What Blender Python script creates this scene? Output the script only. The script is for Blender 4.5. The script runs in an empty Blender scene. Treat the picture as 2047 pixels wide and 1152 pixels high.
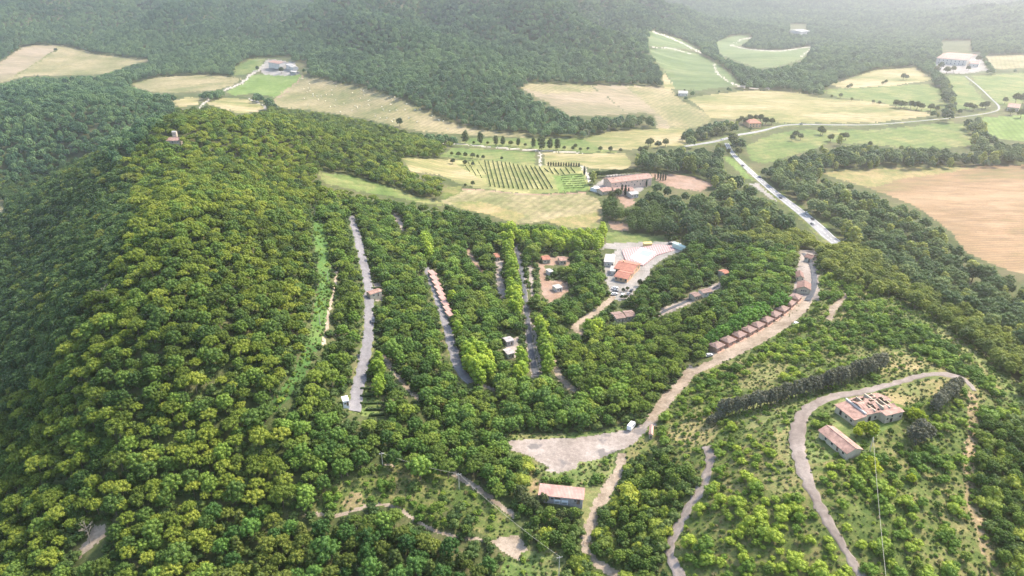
import math, random
import numpy as np
# ---------------------------------------------------------------- camera and ground relief
W, H = 2047.0, 1152.0
FPX = (W/2)/math.tan(math.radians(35))
PITCH = math.radians(25); CP, SP = math.cos(PITCH), math.sin(PITCH)
CAMZ = 200.0
def ray(px, py):
    dx = (px-W/2)/FPX; dy = (H/2-py)/FPX
    return dx, CP+dy*SP, -SP+dy*CP
def project(x, y, z):
    zz = z-CAMZ
    d = y*CP - zz*SP
    u = y*SP + zz*CP
    d = np.maximum(d, 1e-3)
    return W/2+FPX*x/d, H/2-FPX*u/d, d
# survey points: (px, py, z) = ground height seen there ; (px, py, 0, Y) = forward distance ; world (x,y,z)
SZ = [ # pixel , height
 (2047,250,0),(1700,300,-6),(1900,160,0),(1500,260,-2),(1640,470,-6),(1480,320,-4),(1950,420,-9),(1750,420,-8),(2047,545,-12),(1900,590,-10),
 (1700,200,-2),(1450,210,0),(1300,230,0),(1100,300,0),(1050,345,3),(1050,385,6),(1050,440,5),(1258,380,4),(1400,400,0),(1300,440,1),(1270,510,0),(1180,620,2),(1500,450,-2),
 (900,330,5),(930,400,8),(800,370,14),
 (715,440,20),(735,600,20),(712,820,18),(800,480,14),(850,700,12),(900,640,10),(1000,560,6),(1060,700,4),(1050,500,4),(1150,760,6),(1200,700,3),
 (1437,700,11),(1540,660,12),(1615,600,13),(1620,520,10),(1400,590,4),(1350,760,10),(1500,560,8),(1150,890,9),(1290,850,10),(1040,840,7),(850,830,12),
 (1110,985,8),(950,970,9),(1040,1090,4),(1170,1090,4),(1280,1000,7),(1250,1150,2),
 (1735,830,30),(1600,860,28),(1880,748,32),(1650,1000,26),(1710,1140,20),(1390,1000,14),(1410,900,16),(1340,1130,8),(1500,1000,22),(1550,1130,18),
 (1950,950,24),(2030,1100,18),(1700,520,8),(1850,620,16),(2047,740,22),(1540,740,19),(1670,610,18),(1800,680,26),
 (640,640,30),(660,430,26),(580,800,28),(350,262,62),(380,400,66),(330,520,60),(250,650,48),(200,800,32),(150,950,14),(100,1100,4),
 (520,500,48),(480,680,42),(450,880,24),(500,1050,8),(700,950,14),(750,1100,5),(1000,1150,2),
 (180,450,30),(80,500,-8),(0,550,-28),(0,700,-22),(0,850,-18),(0,1000,-14),(200,330,38),(100,370,0),
 (150,240,8),(60,190,10),(260,210,12),(500,240,42),(640,262,34),(780,290,16),(880,305,6),(560,360,34),
]
SY = [ # pixel , forward distance
 (420,165,1240),(560,140,1330),(300,165,1230),(100,120,1480),(10,145,1330),(250,125,1480),(700,200,1065),(600,180,1150),(430,212,1000),(950,265,880),
 (50,80,1640),(150,50,1780),(0,0,1950),(300,0,2000),(400,50,1750),(300,95,1600),(520,100,1480),(600,50,1650),(690,5,2500),(640,20,2300),
 (1100,250,900),(1000,200,1000),(900,150,1130),(900,80,1380),(950,0,1680),(750,0,1750),(700,80,1450),(700,150,1190),(620,125,1330),(800,190,1030),(1200,160,1160),(1315,168,1190),(1250,80,1420),(1130,10,1720),(1280,110,1340),
 (1400,20,2850),(1500,50,2250),(1420,75,1950),(1700,40,2650),(1700,100,1750),(1900,60,2250),(2000,20,3000),(1550,0,3150),(1250,0,2950),(1200,10,2600),(1370,120,1430),(1310,68,1750),(1540,110,1500),(1450,160,1240),
 (2000,100,1650),(1600,130,1400),(1800,140,1360),
]
SW = [(-800,400,-70),(-560,330,-60),(-500,150,-40),(-250,60,-15),(0,60,0),(250,60,8),(500,150,14),(800,300,-8),(900,600,-12),(-520,560,-48),(-500,800,-40),(-300,860,-2),(-150,850,0),(-620,1150,-5),(-900,900,-40),
 (-2600,1500,80),(2600,1500,20),(-2500,4200,420),(2500,4500,380),(0,4600,420),(-200,2600,230),(150,2300,220),(-4500,5500,450),(4500,5500,400),(0,7500,500),(600,900,-2),(1500,1000,0),(-1500,900,-20),(-1500,2600,140),(1600,2400,60),
 (300,560,-8),(420,520,-12)]
def _survey():
    P = []
    for px, py, z in SZ:
        a, b, c = ray(px, py); t = (z-CAMZ)/c; P.append((a*t, b*t, z))
    for px, py, Y in SY:
        a, b, c = ray(px, py); t = Y/b; P.append((a*t, Y, CAMZ+c*t))
    return np.array(P+SW, float)
SV = _survey()
def warp(x, y):
    r = np.sqrt(x*x+(y+60)**2)
    return np.stack([np.arctan2(x, y+60)*1.25, np.log(r)], -1)
_sw = warp(SV[:,0], SV[:,1])
def _k(d2): return 0.5*d2*np.log(d2+1e-12)
_n = len(SV)
_A = np.zeros((_n+3, _n+3))
_d2 = ((_sw[:,None]-_sw[None])**2).sum(-1)
_A[:_n,:_n] = _k(_d2)+np.eye(_n)*2e-4
_A[:_n,_n] = 1; _A[:_n,_n+1:] = _sw; _A[_n:,:_n] = _A[:_n,_n:].T
_c = np.linalg.solve(_A, np.concatenate([SV[:,2], np.zeros(3)]))
_rng = np.random.RandomState(5)
_wv = [(_rng.uniform(0,6.28), L, a, _rng.uniform(0,6.28)) for L, a in [(37,.35),(53,.5),(71,.6),(97,.8),(140,1.2),(210,2.0),(330,3.2),(420,4.0)] for _ in range(2)]
def height(x, y):
    x = np.asarray(x, float); y = np.asarray(y, float); sh = x.shape
    xf, yf = x.ravel(), y.ravel(); out = np.empty(len(xf))
    for i in range(0, len(xf), 40000):
        w = warp(xf[i:i+40000], yf[i:i+40000])
        d2 = ((w[:,None]-_sw[None])**2).sum(-1)
        out[i:i+40000] = _k(d2)@_c[:_n] + _c[_n] + w@_c[_n+1:]
    r = np.sqrt(xf*xf+yf*yf)
    # gullies and folds only on the hills, scaled with height and distance
    f = np.clip((out-14)/60, 0, 1)*np.clip(r/900, .15, 1.6)
    f2 = np.clip((out-9)/35, 0, 1)
    nz = 0
    for a, L, am, ph in _wv:
        nz = nz + am*np.sin((xf*math.cos(a)+yf*math.sin(a))*6.283/L+ph)
    out = out + nz*f*.9
    u = xf*.004; v = yf*.004
    rid = np.abs(np.sin(u*2.1+1.3*np.sin(v*1.1)+.4))*1.0+np.abs(np.sin(u*4.3+v*.9+1.1*np.sin(v*2.3)))*.5
    out = out + (rid-1.05)*46*f2*np.clip((r-1050)/450, 0, 1)
    return out.reshape(sh)
def ground(px, py, tmax=6000.0):
    """march the line of sight through (px,py) down to the relief"""
    px = np.atleast_1d(np.asarray(px, float)); py = np.atleast_1d(np.asarray(py, float))
    a, b, c = ray(px, py); a = a+0*b
    n = len(px); t = np.full(n, 120.0); lo = t.copy(); done = np.zeros(n, bool)
    while not done.all():
        act = ~done & (t < tmax)
        if not act.any(): break
        h = height(a[act]*t[act], b[act]*t[act]); z = CAMZ+c[act]*t[act]
        hit = z <= h
        ids = np.where(act)[0]
        done[ids[hit]] = True
        m = ids[~hit]; lo[m] = t[m]; t[m] += np.clip((z-h)[~hit]*.6, 2.0, 60)
    hi = t.copy()
    for _ in range(12):
        mid = (lo+hi)/2
        below = CAMZ+c*mid <= height(a*mid, b*mid)
        hi = np.where(below, mid, hi); lo = np.where(below, lo, mid)
    return a*hi, b*hi, CAMZ+c*hi
#END_T
#START2
import bpy
from mathutils import Vector, Matrix
random.seed(11)
C = bpy.context.scene.collection
RN = np.random.RandomState(21)

# ---------------------------------------------------------------- land cover survey (polygons and lines of the plan)
RW, RH = 2047, 1152
GC = ['forest_floor','meadow','green_field','hay_field','pale_hay_field','dry_grass','gravel_ground','dirt_track','farm_track','vineyard_ground','scrub_ground','bare_earth','ploughed_field','far_vineyard','paving','brown_field','orange_earth','clearing']
GI = {n: i for i, n in enumerate(GC)}
G = np.zeros((RH, RW), np.uint8)
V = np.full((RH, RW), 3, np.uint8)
def _mask(pts):
    xs = [p[0] for p in pts]; ys = [p[1] for p in pts]
    x0, x1 = max(0, int(min(xs))-1), min(RW, int(max(xs))+2); y0, y1 = max(0, int(min(ys))-1), min(RH, int(max(ys))+2)
    if x1 <= x0 or y1 <= y0: return None
    X, Y = np.meshgrid(np.arange(x0, x1)+.5, np.arange(y0, y1)+.5)
    m = np.zeros(X.shape, bool); n = len(pts)
    for i in range(n):
        ax, ay = pts[i]; bx, by = pts[(i+1) % n]
        if ay == by: continue
        c = (ay > Y) != (by > Y)
        m ^= c & (X < (bx-ax)*(Y-ay)/(by-ay)+ax)
    return slice(y0, y1), slice(x0, x1), m
def area(pts, g=None, v=None):
    r = _mask(pts)
    if r is None: return
    sy, sx, m = r
    if g is not None: G[sy, sx][m] = GI[g]
    if v is not None: V[sy, sx][m] = v
def smooth(pts, k=8):
    """Catmull-Rom through tuples of any length"""
    P = [np.array(p, float) for p in pts]; P = [2*P[0]-P[1]]+P+[2*P[-1]-P[-2]]; out = []
    for i in range(1, len(P)-2):
        for j in range(k):
            t = j/k
            out.append(.5*((2*P[i])+(-P[i-1]+P[i+1])*t+(2*P[i-1]-5*P[i]+4*P[i+1]-P[i+2])*t*t+(-P[i-1]+3*P[i]-3*P[i+1]+P[i+2])*t**3))
    out.append(P[-2]); return out
def line(pts, w, g=None, v=None):
    S = smooth(pts, 6)
    for i in range(len(S)-1):
        a, b = S[i], S[i+1]; d = b[:2]-a[:2]; L = np.hypot(*d)
        if L < 1e-6: continue
        wa = a[2] if len(a) > 2 else w; wb = b[2] if len(b) > 2 else w
        n = np.array([-d[1], d[0]*.75])/L; e = d/L*.6
        area([tuple(a[:2]-e+n*wa/2), tuple(b[:2]+e+n*wb/2), tuple(b[:2]+e-n*wb/2), tuple(a[:2]-e-n*wa/2)], g, v)
def vig(pts, v, g='forest_floor'): area(pts, g, v)

# wooded zones
area([(1100,440),(1230,300),(1380,270),(1480,240),(1700,230),(2047,215),(2047,790),(1900,700),(1700,570),(1480,500),(1150,500)], v=6)
area([(0,365),(240,330),(350,215),(560,215),(700,235),(910,290),(920,330),(880,400),(640,440),(640,640),(560,830),(640,1152),(0,1152)], v=1)
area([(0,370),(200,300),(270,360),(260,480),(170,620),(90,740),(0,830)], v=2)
area([(620,420),(700,395),(880,400),(1010,440),(1200,455),(1400,480),(1640,500),(1640,600),(1400,720),(1310,870),(1010,880),(1100,1152),(620,1152),(560,830),(640,640)], v=4)
area([(420,1010),(620,1040),(880,1060),(990,1085),(990,1152),(420,1152)], v=12)
area([(580,820),(720,830),(900,870),(1010,860),(1050,1000),(960,940),(820,930),(700,930),(620,960)], v=4)
area([(1120,700),(1180,660),(1300,640),(1420,600),(1440,650),(1430,690),(1360,740),(1310,800),(1290,830),(1180,810),(1130,770)], v=13)
area([(640,440),(715,440),(735,600),(710,800),(590,840),(640,700)], v=13)
area([(1430,468),(1560,452),(1700,492),(1800,545),(1950,625),(2047,690),(2047,800),(1930,690),(1800,610),(1690,560),(1640,520),(1560,490)], v=8)
# scrub hill on the right
area([(1300,850),(1340,800),(1380,745),(1440,725),(1520,690),(1600,640),(1635,590),(1640,520),(1700,560),(1760,580),(1900,665),(2047,790),(2047,1152),(1190,1152),(1200,1080),(1190,1030),(1240,960),(1245,900)], 'scrub_ground', 7)
area([(1200,1010),(1245,930),(1290,890),(1340,900),(1370,930),(1400,960),(1360,1040),(1330,1110),(1330,1152),(1200,1152),(1180,1090)], 'scrub_ground', 14)
area([(1640,560),(1660,540),(1760,590),(1900,680),(2000,780),(2047,850),(2047,1000),(1980,900),(1900,740),(1780,690),(1660,700),(1560,730),(1640,640)], 'scrub_ground', 15)
area([(1640,960),(1620,900),(1680,930),(1760,900),(1850,880),(1930,900),(1930,1152),(1740,1152),(1690,1060)], 'scrub_ground', 15)
area([(1960,830),(2047,840),(2047,1152),(1990,1152),(1950,1000)], 'scrub_ground', 14)
area([(1350,730),(1440,725),(1600,645),(1640,600),(1660,640),(1600,690),(1500,740),(1380,790)], 'scrub_ground', 15)
area([(1370,1020),(1440,930),(1560,960),(1620,1000),(1690,1120),(1700,1152),(1370,1152),(1350,1100)], 'scrub_ground', 15)
# tree rows and clumps with a green of their own
for pts, w in [([(886,570),(898,610),(908,650),(914,690)],20),([(1010,440),(1020,510),(1028,560),(1032,620)],22),([(1056,520),(1060,560),(1066,600)],16),([(1078,635),(1086,680),(1093,745)],24),([(940,690),(955,715),(975,740)],46),([(1040,700),(1046,745)],34),([(752,670),(748,720),(758,775)],26),([(850,470),(856,510)],18),([(1140,655),(1215,655)],16)]:
    line(pts, w, v=5)
line([(775,790),(830,815),(860,830)], 40, v=13)
area([(1195,385),(1228,395),(1240,410),(1290,425),(1335,400),(1345,440),(1300,462),(1230,440),(1205,425)], v=10)
line([(1432,680),(1462,652),(1490,645),(1515,625),(1558,600)], 34, v=10)
area([(1030,470),(1210,455),(1220,490),(1130,490)], v=5)
area([(1040,1018),(1170,1022),(1168,1060),(1165,1095),(1190,1130),(1230,1152),(1120,1152),(1140,1105),(1060,1095)], 'forest_floor', 14)
area([(1010,900),(1060,905),(1085,940),(1060,1000),(1030,1000)], 'scrub_ground', 14)
# --- open ground, far to near

area([(0,125),(45,95),(75,90),(125,92),(150,97),(190,108),(250,115),(300,120),(265,128),(240,137),(205,148),(150,150),(110,152),(70,150),(40,155),(0,166)], 'hay_field', 0)
area([(0,125),(45,95),(75,90),(112,92),(112,102),(30,150),(0,163)], 'ploughed_field', 0)
line([(112,100),(70,128),(28,154)], 2, 'scrub_ground', 0)
area([(262,168),(320,154),(400,150),(440,151),(484,157),(462,172),(430,180),(385,183),(350,186),(305,184),(275,176)], 'hay_field', 0)
area([(470,135),(500,118),(530,115),(522,140),(490,148),(468,150)], 'meadow', 0)
area([(505,150),(590,148),(606,152),(575,180),(548,195),(510,186),(470,191),(452,184),(485,168)], 'green_field', 0)
area([(605,153),(640,158),(700,170),(760,185),(800,198),(850,220),(890,240),(930,255),(1000,265),(1050,268),(1050,275),(1000,273),(900,268),(840,262),(790,252),(720,235),(650,224),(590,217),(555,212),(545,199),(580,173)], 'hay_field', 0)
line([(606,152),(575,182),(548,200)], 2.5, 'bare_earth', 0)
area([(412,207),(450,196),(490,198),(520,210),(535,219),(480,228),(440,214)], 'pale_hay_field', 0)
area([(345,203),(375,194),(400,197),(396,210),(357,214)], 'pale_hay_field', 0)
line([(497,198),(515,204),(532,216)], 4, 'farm_track', 0)
line([(420,198),(408,207),(398,217)], 3, 'farm_track', 0)
line([(540,120),(520,137),(503,148),(488,162),(468,173),(447,180)], 4.5, 'farm_track', 0)
area([(520,140),(535,118),(590,125),(598,150),(575,152),(530,150)], 'paving', 0)
area([(1040,176),(1060,167),(1180,170),(1290,172),(1340,178),(1360,200),(1410,225),(1422,240),(1400,252),(1340,262),(1312,256),(1308,230),(1280,225),(1230,230),(1140,232),(1125,222),(1085,200)], 'ploughed_field', 0)
area([(1040,176),(1060,167),(1180,170),(1190,182),(1090,188)], 'hay_field', 0)
area([(1250,172),(1340,178),(1360,200),(1410,225),(1422,240),(1400,252),(1340,262),(1330,240)], 'hay_field', 0)
line([(1182,171),(1215,195),(1250,222)], 2, 'forest_floor', 0)
area([(1165,277),(1230,262),(1300,258),(1370,258),(1362,275),(1378,290),(1300,296),(1240,300),(1195,298)], 'pale_hay_field', 0)
area([(905,292),(935,277),(1050,276),(1165,277),(1200,297),(1240,306),(1165,306),(1090,301),(1000,296),(905,291)], 'meadow', 0)
area([(905,296),(950,297),(1070,304),(1070,332),(1000,327),(920,318),(880,312)], 'meadow', 0)
area([(1087,305),(1165,308),(1250,306),(1264,328),(1250,340),(1180,337),(1165,330),(1089,331)], 'pale_hay_field', 0)
area([(805,316),(860,318),(905,319),(965,328),(985,380),(950,376),(925,370),(880,350),(820,342)], 'pale_hay_field', 0)
area([(900,322),(965,320),(1070,330),(1165,334),(1180,380),(1110,386),(1050,387),(985,380),(975,368)], 'vineyard_ground', 0)
area([(1105,352),(1165,346),(1178,380),(1118,385)], 'green_field', 0)
area([(880,402),(930,378),(985,381),(1060,389),(1170,387),(1198,400),(1205,430),(1200,455),(1130,456),(1100,442),(1030,447),(980,430),(920,417)], 'hay_field', 0)
area([(900,405),(960,402),(1050,430),(1030,447),(980,430),(920,417)], 'dry_grass', 0)
area([(1085,440),(1195,425),(1203,430),(1198,455),(1130,456)], 'dry_grass', 0)
line([(925,378),(985,382),(1060,389),(1170,386)], 2.5, 'bare_earth', 0)
area([(887,374),(922,372),(925,384),(882,402)], 'scrub_ground', 0)
area([(632,346),(700,350),(760,368),(830,392),(890,405),(880,412),(800,396),(740,386),(690,376),(650,366)], 'meadow', 0)
line([(880,285),(920,288),(1000,296),(1080,301),(1165,306)], 3, 'farm_track', 0)
line([(1079,300),(1080,332)], 4.5, 'farm_track', 0)
line([(1164,332),(1171,345),(1180,362)], 7, 'farm_track', 0)
area([(1300,347),(1350,350),(1390,354),(1428,370),(1400,382),(1350,376),(1318,366)], 'bare_earth', 0)
area([(1187,372),(1215,350),(1300,346),(1300,366),(1275,388),(1240,394),(1205,385)], 'paving', 0)
area([(1232,392),(1262,388),(1270,408),(1250,416)], 'bare_earth', 0)
area([(1215,441),(1255,447),(1257,462),(1222,461)], 'bare_earth', 0)
area([(1205,462),(1330,472),(1330,488),(1215,486)], 'meadow', 0)
area([(1160,490),(1240,486),(1350,482),(1364,500),(1330,515),(1300,536),(1300,548),(1285,562),(1262,592),(1240,602),(1222,596),(1222,588),(1210,560),(1205,525),(1235,498),(1160,497)], 'paving', 0)
line([(1228,592),(1195,620),(1165,640),(1148,654),(1165,668)], 13, 'dirt_track', 0)
area([(1075,528),(1088,528),(1095,560),(1130,560),(1140,580),(1100,605),(1085,590)], 'bare_earth', 0)
area([(1085,513),(1140,513),(1140,530),(1085,530)], 'bare_earth', 0)
line([(934,498),(950,525),(963,542)], 9, 'bare_earth', 0)
line([(998,520),(998,545),(1005,595)], 15, 'gravel_ground', 0)
line([(788,428),(808,460)], 10, 'gravel_ground', 0)
line([(1110,722),(1115,745),(1130,765),(1150,782)], 14, 'dirt_track', 0)
area([(620,430),(650,440),(662,540),(660,640),(635,700),(605,760),(575,800),(545,830),(545,800),(590,740),(622,650),(638,560),(628,480)], 'clearing', 16)
line([(672,537),(669,575),(658,620),(653,655),(646,690)], 6, 'dirt_track', 0)
line([(765,706),(785,740),(810,770),(838,798)], 10, 'dirt_track', 0)
area([(722,775),(760,775),(768,832),(722,832)], 'meadow', 0)
area([(742,565),(765,565),(765,602),(744,602)], 'gravel_ground', 0)
area([(1010,680),(1040,672),(1030,716),(1012,716)], 'gravel_ground', 0)
line([(940,762),(975,775),(990,780)], 8, 'gravel_ground', 0)
area([(1235,635),(1262,625),(1268,640),(1240,645)], 'gravel_ground', 0)
area([(1630,500),(1600,500),(1590,560),(1580,600),(1640,600)], 'gravel_ground', 0)
line([(1440,568),(1400,590),(1350,613),(1322,624)], 17, 'gravel_ground', 0)
line([(1360,770),(1385,745),(1430,724),(1480,700),(1540,668),(1590,632),(1618,600)], 18, 'dirt_track', 0)
area([(1418,705),(1440,690),(1560,620),(1600,585),(1610,600),(1560,648),(1480,698),(1430,722)], 'dirt_track', 0)
line([(1388,735),(1362,765),(1345,785),(1322,812),(1300,842)], 26, 'dirt_track', 0)
area([(1015,880),(1060,878),(1150,876),(1220,866),(1270,855),(1290,838),(1312,846),(1298,870),(1262,892),(1230,902),(1200,917),(1150,932),(1128,936),(1108,934),(1092,931),(1078,924),(1066,914),(1052,908),(1036,904),(1018,899)], 'gravel_ground', 0)
area([(1018,868),(1150,866),(1240,852),(1262,850),(1262,858),(1220,866),(1150,876),(1018,880)], 'meadow', 0)
area([(1070,930),(1110,936),(1200,917),(1232,906),(1222,950),(1195,970),(1140,972),(1095,965)], 'meadow', 16)
area([(1090,938),(1130,925),(1160,928),(1150,940),(1100,946)], 'gravel_ground', 0)
area([(1225,935),(1300,850),(1320,860),(1310,890),(1260,910),(1240,940)], 'scrub_ground', 0)
area([(1058,940),(1075,960),(1100,970),(1170,975),(1215,975),(1192,1040),(1168,1050),(1160,1010),(1050,990)], 'pale_hay_field', 0)
area([(1058,935),(1075,962),(1100,975),(1060,985)], 'orange_earth', 0)
line([(1245,908,17),(1235,945,20),(1208,990,26),(1190,1022,20),(1178,1060,24),(1170,1092,16),(1190,1122,18),(1245,1156,22)], 20, 'dirt_track', 0)
line([(765,930),(787,931)], 11, 'dirt_track', 0)
area([(730,925),(830,938),(900,955),(960,985),(1020,1035),(1040,1068),(990,1078),(950,1062),(915,1015),(850,985),(760,955)], 'scrub_ground', 16)
area([(620,975),(760,950),(870,1000),(900,1060),(850,1050),(780,1010),(690,1025),(620,1025)], 'scrub_ground', 15)
area([(683,1005),(700,985),(722,985),(730,1008),(690,1022)], 'orange_earth', 0)
line([(905,945),(950,973),(990,1003),(1032,1034)], 13, 'dirt_track', 0)
line([(610,1028),(680,1029),(735,1012),(780,1010),(815,1030),(870,1062),(940,1076),(990,1082)], 9, 'dirt_track', 0)
area([(980,1080),(1035,1068),(1057,1098),(1042,1120),(1010,1106)], 'dirt_track', 0)
area([(1044,1105),(1110,1095),(1140,1105),(1115,1152),(1000,1152),(1010,1112),(1040,1124)], 'meadow', 16)
area([(188,1048),(210,1050),(213,1072),(180,1100),(158,1118),(150,1105),(175,1078)], 'dirt_track', 0)
line([(1692,588),(1668,615),(1658,640)], 15, 'dirt_track', 0)
line([(1780,592),(1850,632),(1930,690),(2000,745),(2047,800)], 26, 'meadow', 16)
area([(1478,775),(1500,745),(1545,725),(1578,730),(1550,757),(1500,778)], 'dry_grass', 0)
area([(1545,850),(1590,830),(1583,900),(1600,960),(1560,985),(1520,975),(1550,920)], 'dry_grass', 16)
area([(1400,830),(1440,850),(1422,885),(1375,895),(1330,868),(1370,845)], 'dry_grass', 16)
area([(1800,700),(1850,720),(1830,742),(1760,750),(1770,715)], 'dry_grass', 16)
area([(1500,790),(1545,780),(1560,830),(1500,860),(1470,850)], 'meadow', 16)
area([(1740,790),(1840,762),(1900,756),(1870,790),(1810,812)], 'dry_grass', 0)
area([(1640,860),(1615,880),(1612,930),(1660,920),(1730,905),(1760,860),(1700,850)], 'meadow', 16)
area([(1650,830),(1683,795),(1745,780),(1812,822),(1770,862),(1700,862)], 'meadow', 0)
area([(1655,850),(1680,845),(1725,905),(1690,925)], 'meadow', 0)
area([(1540,790),(1600,775),(1630,790),(1590,830),(1560,870),(1545,850)], 'meadow', 16)
line([(1942,785),(1946,850),(1936,930),(1942,1000),(1962,1060),(1990,1156)], 22, 'orange_earth', 16)
# right-hand valley
area([(1640,346),(1700,338),(1850,335),(2047,330),(2047,548),(1990,532),(1930,503),(1900,462),(1830,412),(1740,377),(1672,357)], 'brown_field', 0)
area([(1640,346),(1700,338),(1850,335),(1960,333),(1900,345),(1800,358),(1760,372),(1740,375),(1672,357)], 'dry_grass', 0)
area([(1440,310),(1465,318),(1508,362),(1490,358)], 'green_field', 0)
area([(1500,368),(1530,365),(1560,390),(1592,407),(1580,414),(1540,397)], 'paving', 0)
area([(1375,196),(1400,192),(1500,180),(1580,182),(1640,195),(1750,205),(1850,225),(1862,232),(1750,245),(1640,246),(1560,246),(1530,240),(1420,237),(1400,215)], 'pale_hay_field', 0)
area([(1490,292),(1540,270),(1600,260),(1750,260),(1900,244),(1930,250),(1950,290),(1850,300),(1760,290),(1660,285),(1590,310),(1530,327),(1502,322)], 'meadow', 0)
area([(1962,236),(2047,230),(2047,284),(1985,277)], 'green_field', 0)
area([(1660,170),(1750,140),(1830,135),(1867,160),(1780,172),(1690,177)], 'pale_hay_field', 0)
area([(1640,180),(1700,177),(1850,168),(1880,180),(1892,215),(1850,224),(1760,205),(1670,194)], 'meadow', 0)
area([(1940,152),(2047,146),(2047,208),(2003,212),(1962,180)], 'meadow', 0)
area([(1880,150),(1925,152),(1980,213),(1900,225)], 'meadow', 0)
area([(1968,112),(2047,110),(2047,137),(1990,138)], 'hay_field', 0)
area([(1870,130),(1880,112),(1960,115),(1975,140),(1930,148),(1880,145)], 'paving', 0)
area([(1297,100),(1340,95),(1400,110),(1440,130),(1482,170),(1400,180),(1350,178),(1330,145)], 'far_vineyard', 0)
area([(1328,145),(1350,178),(1330,182),(1325,160)], 'pale_hay_field', 0)
area([(1300,62),(1360,78),(1402,102),(1350,96),(1296,92)], 'far_vineyard', 0)
line([(1303,63),(1350,80),(1402,106)], 3, 'farm_track', 0)
line([(1300,95),(1340,97),(1380,108)], 2, 'farm_track', 0)
area([(1432,85),(1465,72),(1500,70),(1490,85),(1470,95),(1500,100),(1560,102),(1622,92),(1605,118),(1560,132),(1520,137),(1480,125),(1440,108)], 'far_vineyard', 0)
line([(1462,92),(1480,80),(1500,76)], 2, 'farm_track', 0)
line([(1465,92),(1500,99),(1560,102),(1618,95),(1600,115)], 2, 'farm_track', 0)
line([(1426,128),(1440,152),(1482,173),(1545,178)], 3, 'farm_track', 0)
area([(0,395),(6,398),(6,425),(0,425)], 'hay_field', 0)
# tree belts that cut across the open valley
for pts, w, z in [([(1880,150),(1895,175),(1905,205),(1915,225),(1950,265),(1990,285),(2047,300)],22,6),([(1780,210),(1830,214),(1870,218)],9,6),([(1570,262),(1590,275)],16,6),([(1680,268),(1685,282)],13,6),([(1640,250),(1642,268)],10,6),
      ([(1660,180),(1790,174),(1865,166)],2.5,6),([(1660,192),(1750,206),(1850,226)],2.5,6),([(1350,182),(1382,190),(1480,180)],7,6),([(1150,262),(1200,252),(1260,248),(1300,238)],20,6),([(1165,292),(1245,297)],5,6),
      ([(405,186),(440,186),(500,193)],9,3),([(515,187),(530,205)],12,3),([(108,96),(112,104)],9,3),([(800,238),(801,249)],9,3),([(560,124),(565,146)],8,3),([(1800,292),(1900,300),(2047,310)],18,6),([(1700,292),(1790,298)],20,6)]:
    line(pts, w, v=z)
for pts, w in [([(1310,212),(1345,235),(1375,252)],4),([(1375,196),(1400,214),(1422,240)],4),([(1120,226),(1180,234),(1280,227)],5),([(1060,270),(1150,268)],4),([(640,160),(760,187),(850,222)],2.5),([(1655,350),(1700,340),(1850,337),(2047,332)],3),([(1975,238),(1990,275)],6),([(1940,255),(1955,290)],7),([(1500,325),(1590,312),(1650,288)],9),([(1365,262),(1378,290)],5),([(1205,402),(1208,450)],5),([(1330,180),(1345,205)],4)]:
    line(pts, w, v=6)

# ---- the paved roads, as centre lines (px, py, width in px)
ROADS = {
 'highway': ('road','asphalt', [(1700,505,30),(1660,477,30),(1640,458,28),(1610,432,24),(1575,405,20),(1545,382,17),(1510,352,14),(1480,324,12),(1462,304,10),(1452,286,10)]),
 'valley': ('road','asphalt', [(1368,293,7),(1400,288,8),(1430,283,9),(1452,277,9),(1475,270,9),(1500,266,9),(1530,260,8),(1560,252,6),(1600,249,4),(1680,250,3.5),(1750,249,3),(1850,241,3),(1930,233,3),(1985,224,4),(1997,214,5),(1980,196,4),(1955,172,4),(1930,152,4)]),
 'lane_a': ('camp_lane','lane', [(701,432,13),(712,465,16),(724,515,18),(735,565,19),(738,620,20),(736,675,22),(726,730,23),(715,780,25),(707,826,26)]),
 'lane_c': ('camp_lane','lane', [(851,535,13),(862,560,15),(873,590,16),(886,630,17),(898,670,19),(908,708,21),(922,745,21),(945,768,20)]),
 'lane_f': ('camp_lane','dark', [(1028,478,7),(1035,505,9),(1042,540,9),(1048,580,9),(1053,625,10),(1058,675,11),(1064,715,12),(1072,752,14)]),
 'lane_h': ('camp_lane','dark', [(1440,568,5),(1420,580,6),(1395,592,7),(1365,606,7),(1335,619,7),(1315,630,7)]),
 'cabin': ('camp_lane','dark', [(1606,507,8),(1617,520,10),(1625,538,12),(1628,560,13),(1624,582,13),(1613,603,13)]),
 'loop': ('old_road','old', [(1740,1180,19),(1718,1146,18),(1690,1100,18),(1655,1042,20),(1625,985,24),(1603,930,30),(1594,885,34),(1598,845,32),(1622,812,25),(1665,794,20),(1720,784,17),(1780,769,15),(1835,753,14),(1885,748,13),(1930,762,12),(1950,785,9)]),
 'cut': ('old_road','old', [(1413,893,17),(1420,915,20),(1413,950,20),(1395,987,21),(1368,1030,21),(1348,1070,20),(1338,1100,20),(1345,1125,20),(1365,1165,22)]),
}
for k, (nm, mt, pts) in ROADS.items():
    g = 'scrub_ground' if mt != 'dark' else 'gravel_ground'
    line([(p[0], p[1], p[2]*1.1+2) for p in pts], 9, g, 0)
line([(1460,300),(1480,325),(1505,352)], 4, 'gravel_ground', 0)
line([(1058,520),(1062,560),(1067,590)], 8, 'gravel_ground', 0)
line([(1068,650),(1074,700),(1085,745)], 7, 'gravel_ground', 0)
area([(1640,483),(1690,480),(1740,500),(1760,545),(1680,537),(1645,512)], v=8)
RD = np.zeros((RH, RW), bool)
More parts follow.
